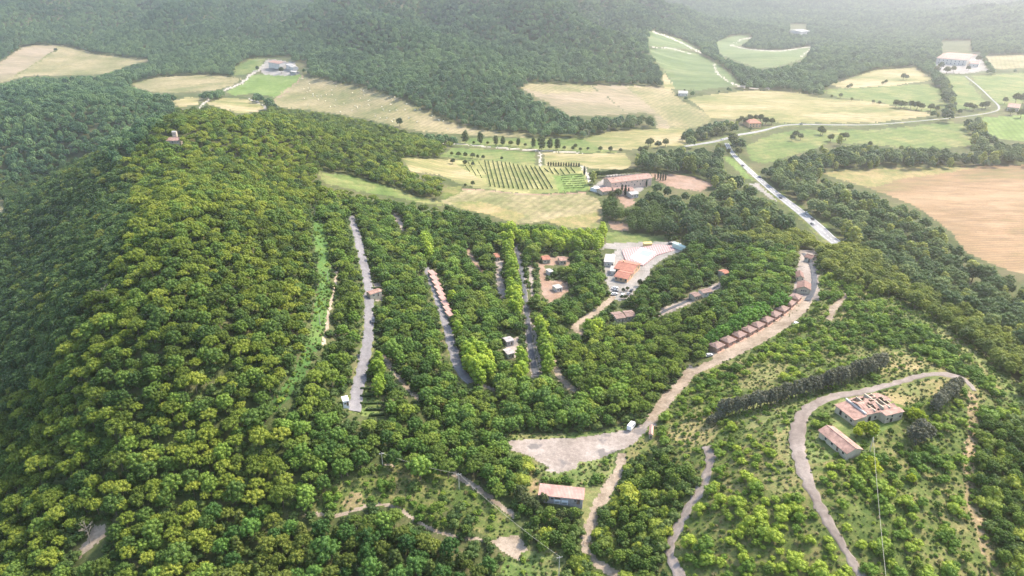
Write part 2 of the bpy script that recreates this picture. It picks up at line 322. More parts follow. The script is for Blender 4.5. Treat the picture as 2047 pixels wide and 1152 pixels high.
for k, (nm, mt, pts) in ROADS.items():
    S_ = smooth([(p[0], p[1], p[2]) for p in pts], 6)
    for a_, b_ in zip(S_[:-1], S_[1:]):
        d_ = b_[:2]-a_[:2]; L_ = np.hypot(*d_)+1e-6; n_ = np.array([-d_[1], d_[0]*.75])/L_*a_[2]*.45
        r_ = _mask([tuple(a_[:2]+n_), tuple(b_[:2]+n_), tuple(b_[:2]-n_), tuple(a_[:2]-n_)])
        if r_: RD[r_[0], r_[1]][r_[2]] = True
def glook(px, py):
    i = np.clip(px, 0, RW-1).astype(int); j = np.clip(py, 0, RH-1).astype(int)
    return G[j, i]
def vlook(px, py):
    i = np.clip(px, 0, RW-1).astype(int); j = np.clip(py, 0, RH-1).astype(int)
    return V[j, i]

# ---------------------------------------------------------------- material helpers
def new_mat(name):
    m = bpy.data.materials.new(name); m.use_nodes = True; nt = m.node_tree; nt.nodes.clear()
    out = nt.nodes.new('ShaderNodeOutputMaterial'); return m, nt, out
def N(nt, t, **kw):
    n = nt.nodes.new('ShaderNode'+t)
    for k, v in kw.items():
        if k in n.inputs.keys(): n.inputs[k].default_value = v
        else: setattr(n, k, v)
    return n
def c4(c): return (c[0], c[1], c[2], 1)
def ramp(nt, stops):
    r = N(nt, 'ValToRGB'); e = r.color_ramp.elements
    while len(e) < len(stops): e.new(.5)
    for i, (p, c) in enumerate(stops): e[i].position = p; e[i].color = c4(c)
    return r
def noise(nt, vec, scale, detail=4, rough=.6):
    n = N(nt, 'TexNoise'); n.inputs['Scale'].default_value = scale; n.inputs['Detail'].default_value = detail; n.inputs['Roughness'].default_value = rough
    nt.links.new(vec, n.inputs['Vector']); return n.outputs['Fac']
def mixc(nt, fac, a, b, mode='MIX'):
    m = N(nt, 'Mix', data_type='RGBA', blend_type=mode)
    for s, v in ((m.inputs[0], fac), (m.inputs[6], a), (m.inputs[7], b)):
        if hasattr(v, 'links'): nt.links.new(v, s)
        else: s.default_value = v if isinstance(v, (int, float)) else c4(v)
    return m.outputs[2]
def ground_mat(name, cols, s1=.02, s2=.35, streak=None, rough=.95, bump=.3, spots=None, fine=1.0, lines=None):
    """three earth or grass colours blended by broad and fine noise in world metres"""
    m, nt, out = new_mat(name); L = nt.links
    geo = N(nt, 'NewGeometry'); vec = geo.outputs['Position']
    mp = N(nt, 'Mapping'); L.new(vec, mp.inputs['Vector']); mp.inputs['Scale'].default_value = (1, 1, .3)
    if streak: mp.inputs['Rotation'].default_value = (0, 0, math.radians(streak[0])); mp.inputs['Scale'].default_value = (streak[1], 1, .3)
    v = mp.outputs['Vector']
    a = noise(nt, v, s1, 6, .65); b = noise(nt, v, s2, 5, .7)
    ad = N(nt, 'Math', operation='MULTIPLY_ADD'); L.new(a, ad.inputs[0]); ad.inputs[1].default_value = .62; 
    mu = N(nt, 'Math', operation='MULTIPLY'); L.new(b, mu.inputs[0]); mu.inputs[1].default_value = .38; L.new(mu.outputs[0], ad.inputs[2])
    r = ramp(nt, [(.41, cols[0]), (.5, cols[1]), (.59, cols[2])]); L.new(ad.outputs[0], r.inputs[0])
    col = r.outputs[0]
    fn = noise(nt, vec, 1.3, 3, .7); fr = ramp(nt, [(.3, (1-.28*fine,)*3), (.7, (1+.25*fine,)*3)]); L.new(fn, fr.inputs[0])
    f2 = noise(nt, v, .11, 4, .75); fr2 = ramp(nt, [(.35, (1-.2*fine,1-.18*fine,1-.2*fine)), (.65, (1+.18*fine,1+.16*fine,1+.15*fine))]); L.new(f2, fr2.inputs[0]); col = mixc(nt, 1.0, col, fr2.outputs[0], 'MULTIPLY')
    col = mixc(nt, 1.0, col, fr.outputs[0], 'MULTIPLY')
    if lines:
        ml = N(nt, 'Mapping'); L.new(vec, ml.inputs['Vector']); ml.inputs['Rotation'].default_value = (0, 0, math.radians(lines[0]))
        wv = N(nt, 'TexWave', wave_type='BANDS', bands_direction='X'); wv.inputs['Scale'].default_value = lines[1]; wv.inputs['Distortion'].default_value = 2.5; wv.inputs['Detail'].default_value = 3; wv.inputs['Detail Scale'].default_value = .4
        L.new(ml.outputs[0], wv.inputs['Vector']); wr = ramp(nt, [(.1, (1-lines[2],)*3), (.6, (1.06,)*3)]); L.new(wv.outputs['Fac'], wr.inputs[0]); col = mixc(nt, 1.0, col, wr.outputs[0], 'MULTIPLY')
    if spots:
        sn = noise(nt, vec, spots[1], 3, .6); sr = ramp(nt, [(spots[2], (0,0,0)), (spots[2]+.06, (1,1,1))]); L.new(sn, sr.inputs[0])
        col = mixc(nt, sr.outputs[0], col, spots[0])
    p = N(nt, 'BsdfPrincipled'); L.new(col, p.inputs['Base Color']); p.inputs['Roughness'].default_value = rough
    p.inputs['Specular IOR Level'].default_value = .15
    bp = N(nt, 'Bump'); bp.inputs['Strength'].default_value = bump; bp.inputs['Distance'].default_value = .6
    L.new(noise(nt, vec, .9, 4, .7), bp.inputs['Height']); L.new(bp.outputs[0], p.inputs['Normal'])
    L.new(p.outputs[0], out.inputs[0]); return m
GM = {
 'forest_floor': ground_mat('forest_floor', [(.045,.06,.02),(.07,.085,.03),(.11,.10,.05)]),
 'meadow': ground_mat('meadow_grass', [(.07,.115,.028),(.115,.15,.045),(.19,.185,.075)], .03, lines=(65, .03, .10)),
 'green_field': ground_mat('green_grass', [(.09,.14,.03),(.12,.18,.045),(.17,.21,.07)], .03, lines=(20, .05, .12)),
 'hay_field': ground_mat('cut_hay', [(.125,.135,.055),(.20,.178,.09),(.275,.23,.135)], .015, .2, lines=(30, .045, .12)),
 'pale_hay_field': ground_mat('pale_stubble', [(.125,.145,.05),(.225,.20,.09),(.32,.265,.155)], .02, .2, (15, .35), lines=(-62, .05, .11)),
 'dry_grass': ground_mat('dry_grass', [(.13,.15,.05),(.205,.18,.075),(.28,.215,.11)], .04),
 'gravel_ground': ground_mat('gravel', [(.18,.150,.128),(.245,.208,.180),(.31,.27,.24)], .06, .6, fine=.4, spots=((.15,.135,.125), .09, .56)),
 'dirt_track': ground_mat('dirt', [(.18,.14,.10),(.255,.205,.155),(.33,.27,.21)], .08, .7, fine=.4),
 'farm_track': ground_mat('white_gravel', [(.28,.25,.21),(.34,.31,.27),(.42,.38,.34)], .08, .7),
 'vineyard_ground': ground_mat('vineyard_grass', [(.13,.155,.05),(.20,.20,.075),(.28,.26,.12)], .04),
 'scrub_ground': ground_mat('scrub_grass', [(.055,.085,.02),(.095,.12,.032),(.165,.15,.06)], .035, .28),
 'bare_earth': ground_mat('bare_earth', [(0.198,0.130,0.089),(0.239,0.162,0.120),(0.270,0.198,0.156)], .04),
 'ploughed_field': ground_mat('ploughed_soil', [(.155,.145,.08),(.225,.185,.12),(.285,.23,.165)], .012, .2, (25,.3), lines=(38, .06, .10)),
 'far_vineyard': ground_mat('far_vines', [(.08,.12,.045),(.12,.16,.065),(.17,.19,.09)], .02, .2, (70,.2), lines=(-30, .06, .3)),
 'paving': ground_mat('pale_paving', [(0.200,0.184,0.168),(0.240,0.224,0.208),(0.272,0.256,0.240)], .06, .8),
 'brown_field': ground_mat('brown_stubble', [(.145,.125,.055),(.215,.142,.078),(.265,.185,.108)], .012, .12, (8,.28), lines=(84, .075, .10)),
 'orange_earth': ground_mat('orange_earth', [(.13,.13,.045),(.21,.165,.085),(.29,.21,.125)], .05),
 'clearing': ground_mat('fern_clearing', [(.04,.085,.02),(.06,.12,.028),(.10,.15,.04)], .05, .5),
}
def simple_mat(name, col, rough=.7, var=.12, scale=2.0, metal=0, spec=.3, tile=None, col2=None):
    m, nt, out = new_mat(name); L = nt.links
    tc = N(nt, 'TexCoord'); vec = tc.outputs['Object']
    f = noise(nt, vec, scale, 4, .65)
    lo = [c*(1-var*1.6) for c in col]; hi = [min(1, c*(1+var)) for c in (col2 or col)]
    r = ramp(nt, [(.3, lo), (.7, hi)]); L.new(f, r.inputs[0]); c = r.outputs[0]
    p = N(nt, 'BsdfPrincipled'); p.inputs['Roughness'].default_value = rough; p.inputs['Metallic'].default_value = metal; p.inputs['Specular IOR Level'].default_value = spec
    if tile:
        w = N(nt, 'TexWave', wave_type='BANDS', bands_direction=tile[0]); w.inputs['Scale'].default_value = tile[1]; w.inputs['Distortion'].default_value = .6
        L.new(vec, w.inputs['Vector']); tr = ramp(nt, [(.1, (.62,.6,.58)), (.5, (1.05,1.05,1.05))]); L.new(w.outputs['Fac'], tr.inputs[0])
        c = mixc(nt, 1.0, c, tr.outputs[0], 'MULTIPLY')
        bp = N(nt, 'Bump'); bp.inputs['Strength'].default_value = .5; bp.inputs['Distance'].default_value = .08; L.new(w.outputs['Fac'], bp.inputs['Height']); L.new(bp.outputs[0], p.inputs['Normal'])
    L.new(c, p.inputs['Base Color']); L.new(p.outputs[0], out.inputs[0]); return m
def leaf_mat(name, cols, trans=.32):
    """foliage: tint varies from tree to tree, from clump to clump and from stand to stand"""
    m, nt, out = new_mat(name); L = nt.links
    oi = N(nt, 'ObjectInfo'); geo = N(nt, 'NewGeometry')
    a = noise(nt, geo.outputs['Position'], .016, 3, .6); b = noise(nt, geo.outputs['Position'], .55, 3, .7)
    bb = noise(nt, geo.outputs['Position'], .0055, 2, .5); ab = N(nt, 'Math', operation='MULTIPLY_ADD'); L.new(bb, ab.inputs[0]); ab.inputs[1].default_value = .8; L.new(a, ab.inputs[2]); a = ab.outputs[0]
    s = N(nt, 'Math', operation='MULTIPLY_ADD'); L.new(oi.outputs['Random'], s.inputs[0]); s.inputs[1].default_value = .62
    t = N(nt, 'Math', operation='MULTIPLY_ADD'); L.new(a, t.inputs[0]); t.inputs[1].default_value = 1.1
    u = N(nt, 'Math', operation='MULTIPLY_ADD'); L.new(b, u.inputs[0]); u.inputs[1].default_value = .5; u.inputs[2].default_value = -1.06
    L.new(u.outputs[0], t.inputs[2]); L.new(t.outputs[0], s.inputs[2])
    r = ramp(nt, [(.12, cols[0]), (.5, cols[1]), (.88, cols[2])]); L.new(s.outputs[0], r.inputs[0])
    d = N(nt, 'BsdfPrincipled'); d.inputs['Roughness'].default_value = .65; d.inputs['Specular IOR Level'].default_value = .2; L.new(r.outputs[0], d.inputs['Base Color'])
    tl = N(nt, 'BsdfTranslucent'); L.new(mixc(nt, 1.0, r.outputs[0], (1.15,1.15,.6), 'MULTIPLY'), tl.inputs['Color'])
    mx = N(nt, 'MixShader'); mx.inputs[0].default_value = trans; L.new(d.outputs[0], mx.inputs[1]); L.new(tl.outputs[0], mx.inputs[2])
    L.new(mx.outputs[0], out.inputs[0]); return m
BARK = simple_mat('bark', (.16,.12,.09), .9, .3, 1.5)

# ---------------------------------------------------------------- object helpers
def tag(o, label=None, cat=None, group=None, kind=None):
    if label: o['label'] = label
    if cat: o['category'] = cat
    if group: o['group'] = group
    if kind: o['kind'] = kind
    return o
def empty(name, loc, rz=0.0, **kw):
    o = bpy.data.objects.new(name, None); C.objects.link(o); o.location = loc; o.rotation_euler = (0, 0, rz); o.empty_display_size = .5
    return tag(o, **kw)
def mesh_obj(name, me, parent=None, **kw):
    o = bpy.data.objects.new(name, me); C.objects.link(o)
    if parent is not None: o.parent = parent
    return tag(o, **kw)
def np_mesh(name, vs, quads, mat, smooth_=False):
    vs = np.ascontiguousarray(vs, np.float32); q = np.ascontiguousarray(quads, np.int32); k = q.shape[1]
    me = bpy.data.meshes.new(name); me.vertices.add(len(vs)); me.vertices.foreach_set('co', vs.ravel())
    me.loops.add(q.size); me.loops.foreach_set('vertex_index', q.ravel())
    me.polygons.add(len(q)); me.polygons.foreach_set('loop_start', np.arange(0, q.size, k, dtype=np.int32))
    me.polygons.foreach_set('loop_total', np.full(len(q), k, np.int32))
    if smooth_: me.polygons.foreach_set('use_smooth', np.ones(len(q), bool))
    me.update(calc_edges=True)
    if mat: me.materials.append(mat)
    return me
class MB:
    """collects boxes, prisms, tubes and faces and links them as one mesh object"""
    def __init__(s): s.v = []; s.f = []
    def add(s, v, f):
        k = len(s.v); s.v += [tuple(p) for p in v]; s.f += [tuple(i+k for i in q) for q in f]; return s
    def box(s, x0, x1, y0, y1, z0, z1, rz=0, c=(0,0)):
        v = [(x, y, z) for z in (z0, z1) for x, y in ((x0,y0),(x1,y0),(x1,y1),(x0,y1))]
        if rz: v = [(c[0]+(x-c[0])*math.cos(rz)-(y-c[1])*math.sin(rz), c[1]+(x-c[0])*math.sin(rz)+(y-c[1])*math.cos(rz), z) for x, y, z in v]
        return s.add(v, [(3,2,1,0),(4,5,6,7),(0,1,5,4),(1,2,6,5),(2,3,7,6),(3,0,4,7)])
    def slab(s, q, t):
        """four corners (counter-clockwise seen from above) given thickness t downwards"""
        v = list(q)+[(x, y, z-t) for x, y, z in q]
        return s.add(v, [(0,1,2,3),(7,6,5,4),(0,4,5,1),(1,5,6,2),(2,6,7,3),(3,7,4,0)])
    def tube(s, a, b, r0, r1=None, n=7):
        a = Vector(a); b = Vector(b); r1 = r0 if r1 is None else r1; d = (b-a).normalized()
        u = d.orthogonal().normalized(); w = d.cross(u); k = len(s.v)
        for p, r in ((a, r0), (b, r1)):
            for i in range(n): an = 6.2832*i/n; s.v.append(tuple(p+u*r*math.cos(an)+w*r*math.sin(an)))
        for i in range(n): s.f.append((k+i, k+(i+1) % n, k+n+(i+1) % n, k+n+i))
        s.f.append(tuple(k+n+i for i in range(n))); s.f.append(tuple(k+n-1-i for i in range(n))); return s
    def prism(s, prof, y0, y1, axis='y'):
        """profile (a,b) in x-z extruded along y (or y-z along x)"""
        n = len(prof)
        P = (lambda a, b, t: (a, t, b)) if axis == 'y' else (lambda a, b, t: (t, a, b))
        v = [P(a, b, y0) for a, b in prof]+[P(a, b, y1) for a, b in prof]
        f = [tuple(range(n)), tuple(range(2*n-1, n-1, -1))]+[(i, n+i, n+(i+1) % n, (i+1) % n) for i in range(n)]
        return s.add(v, f)
    def mesh(s, name, mat, smooth_=False):
        me = bpy.data.meshes.new(name); me.from_pydata(s.v, [], s.f); me.update()
        import bmesh
        bm = bmesh.new(); bm.from_mesh(me); bmesh.ops.recalc_face_normals(bm, faces=bm.faces); bm.to_mesh(me); bm.free()
        if smooth_: me.polygons.foreach_set('use_smooth', [True]*len(me.polygons))
        me.materials.append(mat); return me
    def build(s, name, mat, parent=None, smooth_=False, **kw): return mesh_obj(name, s.mesh(name, mat, smooth_), parent, **kw)
def gp(px, py):
    x, y, z = ground(px, py); return Vector((x[0], y[0], z[0]))
def zat(x, y): return float(height(np.array([x]), np.array([y]))[0])

# ---------------------------------------------------------------- the ground, split by what covers it
def build_ground():
    az = np.arange(-60, 60.01, .095)*math.pi/180
    rs = [70.0]
    while rs[-1] < 6500:
        r = rs[-1]; d = .0017*(r*r+190**2)/190
        rs.append(r+(min(d, 12) if r < 3000 else min(d, 60)))
    rs = np.array(rs); A, R = np.meshgrid(az, rs); X = R*np.sin(A); Y = R*np.cos(A)
    nr, na = X.shape; Z = height(X.ravel(), Y.ravel()).reshape(X.shape)
    cx = (X[:-1,:-1]+X[1:,1:])/2; cy = (Y[:-1,:-1]+Y[1:,1:])/2; cz = (Z[:-1,:-1]+Z[1:,1:])/2
    wob = np.sin(cx*1.7+np.sin(cy*.9)*2)*.35+np.sin(cx*.63-cy*.8)*.45+np.sin(cy*2.3+cx*.4)*.3
    wob2 = np.sin(cy*1.9+np.sin(cx*1.1)*2)*.35+np.sin(cx*.53+cy*.71)*.45
    k = np.clip(np.sqrt(cx**2+cy**2)/500, .6, 3)
    px, py, d = project(cx+wob*k, cy+wob2*k, cz)
    lab = glook(px, py); far = cy > 3000; lab[far] = 0
    idx = np.arange(nr*na).reshape(nr, na)
    quads = np.stack([idx[:-1,:-1], idx[:-1,1:], idx[1:,1:], idx[1:,:-1]], -1).reshape(-1, 4); lab = lab.ravel()
    VS = np.stack([X, Y, Z], -1).reshape(-1, 3)
    for i, nme in enumerate(GC):
        q = quads[lab == i]
        if not len(q): continue
        u, inv = np.unique(q, return_inverse=True)
        me = np_mesh(nme, VS[u], inv.reshape(q.shape)[:, ::-1], GM[nme], True)
        mesh_obj('hill_ground' if nme == 'forest_floor' else nme, me, kind='structure')
build_ground()

# roads as draped ribbons
def road_mat(name, cols, s=.5):
    return ground_mat(name, cols, .05, s, rough=.85, bump=.1, fine=.45)
RM = {'asphalt': road_mat('asphalt', [(.20,.20,.205),(.24,.24,.245),(.28,.28,.28)]), 'dark': road_mat('dark_asphalt', [(.05,.055,.065),(.07,.075,.085),(.10,.10,.11)]),
      'lane': road_mat('grey_chippings', [(.135,.13,.135),(.17,.163,.17),(.21,.20,.204)]), 'old': road_mat('worn_asphalt', [(.155,.126,.108),(.20,.167,.145),(.25,.212,.187)])}
PAINT = simple_mat('road_paint', (.75,.75,.73), .6, .1)
CRACK = ground_mat('weeds', [(.05,.07,.02),(.10,.11,.04),(.2,.17,.08)])
RIB = {}
def ribbon(key, name, mat, pts):
    S = smooth(pts, 14); px = np.array([s[0] for s in S]); py = np.array([s[1] for s in S])
    gx, gy, gz = ground(px, py)
    cen = np.stack([gx, gy], -1)
    for _ in range(3): cen[1:-1] = (cen[:-2]+2*cen[1:-1]+cen[2:])/4
    t = np.gradient(cen, axis=0); t /= np.linalg.norm(t, axis=1, keepdims=True)+1e-9; n = np.stack([t[:,1], -t[:,0]], -1)
    wid = []
    for s, (x, y), nn in zip(S, cen, n):       # pixel width across the road -> metres
        zz = zat(x, y); a = project(x-nn[0], y-nn[1], zz); b = project(x+nn[0], y+nn[1], zz)
        wid.append(s[2]/max(math.hypot(a[0]-b[0], (a[1]-b[1])), .5)*2*.95)
    wid = np.array(wid); wid = np.clip(wid, np.median(wid)*.6, np.median(wid)*1.5)
    for _ in range(25): wid[1:-1] = (wid[:-2]+wid[1:-1]*2+wid[2:])/4
    # resample evenly
    L = np.concatenate([[0], np.cumsum(np.linalg.norm(np.diff(cen, axis=0), axis=1))])
    q = np.arange(0, L[-1], 2.0); cx = np.interp(q, L, cen[:,0]); cy = np.interp(q, L, cen[:,1]); w = np.interp(q, L, wid)
    if mat == 'old': w = w*(1+.10*np.sin(q*.7)+.08*np.sin(q*1.9+1))
    t = np.gradient(np.stack([cx, cy], -1), axis=0); t /= np.linalg.norm(t, axis=1, keepdims=True); n = np.stack([t[:,1], -t[:,0]], -1)
    K = 9; us = np.linspace(-.5, .5, K)
    amp = 0 if mat == 'asphalt' else (.25 if mat == 'dark' else .55)
    el = amp*(np.sin(q*.83+1)+np.sin(q*1.91)*.7+np.sin(q*.31)*.8)/w; er = amp*(np.sin(q*.71+2)+np.sin(q*2.13)*.7+np.sin(q*.27+1)*.8)/w
    UU = us[None]*(1+np.where(us[None] < 0, el[:,None], er[:,None]))
    X = cx[:,None]+n[:,:1]*w[:,None]*UU; Y = cy[:,None]+n[:,1:]*w[:,None]*UU
    Z = height(X.ravel(), Y.ravel()).reshape(X.shape)
    zc = Z.mean(1, keepdims=True); Z = np.maximum(Z, Z*.5+zc*.5)+.22*(1-(2*np.abs(us))**6)-.05*((2*np.abs(us))**6)+.06
    idx = np.arange(X.size).reshape(X.shape)
    f = np.stack([idx[:-1,:-1], idx[:-1,1:], idx[1:,1:], idx[1:,:-1]], -1).reshape(-1, 4)
    mesh_obj(name, np_mesh(name, np.stack([X, Y, Z], -1).reshape(-1, 3), f[:, ::-1], RM[mat], True), kind='structure')
    RIB[key] = (cx, cy, w, n, Z[:, K//2]); return RIB[key]
for k, (nm, mt, pts) in ROADS.items(): ribbon(k, nm, mt, pts)
def marking(key, us, w=.25, dash=None, i0=0, i1=None):
    cx, cy, rw, n, zc = RIB[key]; m = MB(); i1 = i1 or len(cx)-1
    for u in us:
        for i in range(i0, i1-1):
            if dash and i % dash[0] >= dash[1]: continue
            a = [(cx[j]+n[j,0]*(u*rw[j]+s*w/2), cy[j]+n[j,1]*(u*rw[j]+s*w/2)) for j in (i, i+1) for s in (-1, 1)]
            zz = [zat(*p)*.5+zc[j]*.5 for p, j in zip(a, (i, i, i+1, i+1))]
            zb = max(zc[i], zc[i+1])+.10
            m.add([(a[0][0],a[0][1],zb),(a[1][0],a[1][1],zb),(a[3][0],a[3][1],zb),(a[2][0],a[2][1],zb)], [(0,1,2,3)])
    m.build('road_marking', PAINT, kind='structure')
marking('highway', (-.38, .38), .3); marking('highway', (0,), .3, (4, 2)); marking('valley', (0,), .25, (4, 2), 0, 120)

# ---------------------------------------------------------------- trees
def crown_clumps(kind, rng):
    """clump centres and radii for a crown of unit height 1 (z 0..1), radius about .5 of its width"""
    cl = []
    if kind == 'pine':           # umbrella: flat-bottomed dome on ascending limbs
        n = rng.randint(21, 28)
        for i in range(n):
            a = i*2.4+rng.uniform(-.3,.3); r = .37*math.sqrt((i+.4)/n)*rng.uniform(.85,1.12)
            cl.append((r*math.cos(a), r*math.sin(a), .86-1.35*r*r-.02+rng.uniform(-.05,.05), rng.uniform(.065,.11)))
        for i in range(6):
            a = rng.uniform(0,6.28); r = rng.uniform(.1,.3); cl.append((r*math.cos(a), r*math.sin(a), .66+rng.uniform(-.06,.04), .10))
    elif kind == 'broad':
        n = rng.randint(30, 40)
        for i in range(n):
            u = (i+.5)/n; ph = math.acos(1-1.55*u); a = i*2.4+rng.uniform(-.3,.3); R = rng.uniform(.23,.38)
            cl.append((R*math.sin(ph)*math.cos(a), R*math.sin(ph)*math.sin(a), .56+.33*math.cos(ph)*rng.uniform(.85,1.1), rng.uniform(.065,.12)))
        cl.append((0,0,.56,.25))
    elif kind == 'poplar':
        n = rng.randint(20, 26)
        for i in range(n):
            u = (i+.5)/n; a = i*2.4+rng.uniform(-.3,.3); w = .20*math.sin(math.pi*(u*.86+.1))**.7+.01
            cl.append((w*math.cos(a), w*math.sin(a), .16+.80*u, rng.uniform(.065,.105)))
        for z in (.3,.45,.6,.74): cl.append((0,0,z,.14))
    elif kind == 'shrub':
        n = rng.randint(8, 13)
        for i in range(n):
            a = i*2.4+rng.uniform(-.4,.4); r = .42*math.sqrt((i+.3)/n)*rng.uniform(.8,1.25)
            cl.append((r*math.cos(a), r*math.sin(a), .62-1.5*r*r+rng.uniform(-.16,.16), rng.uniform(.17,.27)))
        cl.append((0,0,.4,.3))
    elif kind == 'conifer':
        for k in range(6):
            z = .15+.15*k; w = .24*(1-z)**.8+.02; m = max(3, 8-k)
            for i in range(m):
                a = 6.28*i/m+k*.7+rng.uniform(-.2,.2); cl.append((w*math.cos(a), w*math.sin(a), z+rng.uniform(-.03,.03), .075+.05*(1-z)))
        for z in (.25,.45,.65,.8): cl.append((0,0,z,.20*(1.05-z)))
        cl.append((0,0,.93,.05))
    elif kind == 'cypress':
        for i in range(14):
            z = .07+.062*i; w = .045*math.sin(math.pi*min(1, z+.1))**.6; a = i*2.4
            cl.append((w*math.cos(a)*.6, w*math.sin(a)*.6, z, .05+.04*math.sin(math.pi*z)))
    return cl
_ICO = None
def ico():
    global _ICO
    if _ICO is None:
        import bmesh
        bm = bmesh.new(); bmesh.ops.create_icosphere(bm, subdivisions=1, radius=1)
        _ICO = (np.array([v.co[:] for v in bm.verts]), np.array([[v.index for v in f.verts] for f in bm.faces])); bm.free()
    return _ICO
def crown_mesh(name, kind, seed, leaves, lsize, mat, core=.84):
    rng = np.random.RandomState(seed); cl = np.array(crown_clumps(kind, rng))
    VS = []; FS = []; nv = 0
    # leaf sprays: small tilted faces on and just off the surface of every clump
    vol = cl[:,3]**2; per = np.maximum(6, (leaves*vol/vol.sum())).astype(int)
    for (cx, cy, cz, r), n in zip(cl, per):
        d = rng.normal(size=(n*2, 3)); d /= np.linalg.norm(d, axis=1, keepdims=True)
        d = d[d[:,2] > -.55][:n]; p = np.array([cx,cy,cz])+d*r*rng.uniform(.86,1.16,(len(d),1))*np.array([1,1,.9])
        dist = np.linalg.norm(p[:,None]-cl[None,:,:3], axis=2)/cl[None,:,3]
        keep = (dist < .80).sum(1) == 0; p = p[keep]; d = d[keep]; n = len(p)
        if not n: continue
        nn = d+rng.normal(size=(n,3))*.42; nn /= np.linalg.norm(nn, axis=1, keepdims=True)
        up = rng.normal(size=(n,3)); u = np.cross(nn, up); u /= np.linalg.norm(u, axis=1, keepdims=True); w = np.cross(nn, u)
        s = lsize*rng.uniform(.6,1.35,(n,1)); s2 = s*rng.uniform(.55,.9,(n,1))
        q = np.stack([p-u*s, p-w*s2+nn*s*.2, p+u*s, p+w*s2+nn*s*.1], 1)
        # winding so that the face looks outwards
        VS.append(q.reshape(-1,3)); FS.append(np.arange(n*4).reshape(n,4)+nv); nv += n*4
    lv = np.concatenate(VS); lf = np.concatenate(FS)
    iv, fi = ico(); CV = []; CF = []; k = len(lv)
    for cx, cy, cz, r in cl:
        rr = r*core*rng.uniform(.85,1.1,(len(iv),1)); CV.append(iv*rr*np.array([1,1,.9])+np.array([cx,cy,cz])); CF.append(fi+k); k += len(iv)
    vs = np.concatenate([lv]+CV); tf = np.concatenate(CF)
    me = bpy.data.meshes.new(name); me.vertices.add(len(vs)); me.vertices.foreach_set('co', vs.astype(np.float32).ravel())
    li = np.concatenate([lf.ravel(), tf.ravel()]).astype(np.int32); me.loops.add(len(li)); me.loops.foreach_set('vertex_index', li)
    tot = np.concatenate([np.full(len(lf), 4), np.full(len(tf), 3)]).astype(np.int32); st = np.concatenate([[0], np.cumsum(tot)[:-1]]).astype(np.int32)
    me.polygons.add(len(tot)); me.polygons.foreach_set('loop_start', st); me.polygons.foreach_set('loop_total', tot); me.update(calc_edges=True)
    me.materials.append(mat); return me
def trunk_mesh(kind, seed):
    rng = random.Random(seed); m = MB()
    top = {'pine':.72,'broad':.5,'poplar':.8,'shrub':.4,'conifer':.85,'cypress':.8}[kind]; r = {'pine':.018,'broad':.028,'poplar':.016,'shrub':.03,'conifer':.018,'cypress':.014}[kind]
    p = Vector((0,0,-.06)); lean = Vector((rng.uniform(-.05,.05), rng.uniform(-.05,.05), 0))
    for i in range(4):
        q = Vector((lean.x*(i+1)/4+rng.uniform(-.006,.006), lean.y*(i+1)/4, top*(i+1)/4)); m.tube(p, q, r*(1.25-.22*i), r*(1.25-.22*(i+1)), 6); p = q
    nl = {'pine':7,'broad':6,'poplar':3,'shrub':4,'conifer':3,'cypress':0}[kind]
    for i in range(nl):
        a = i*2.4+rng.uniform(-.3,.3); z0 = top*rng.uniform(.6,.97); b = Vector((lean.x*z0/top, lean.y*z0/top, z0)); R = {'pine':.27,'broad':.2,'poplar':.1,'shrub':.25,'conifer':.1}[kind]
        m.tube(b, b+Vector((R*math.cos(a), R*math.sin(a), R*(.45 if kind == 'pine' else .8))), r*.45, r*.15, 4)
    return m.mesh('trunk', BARK)

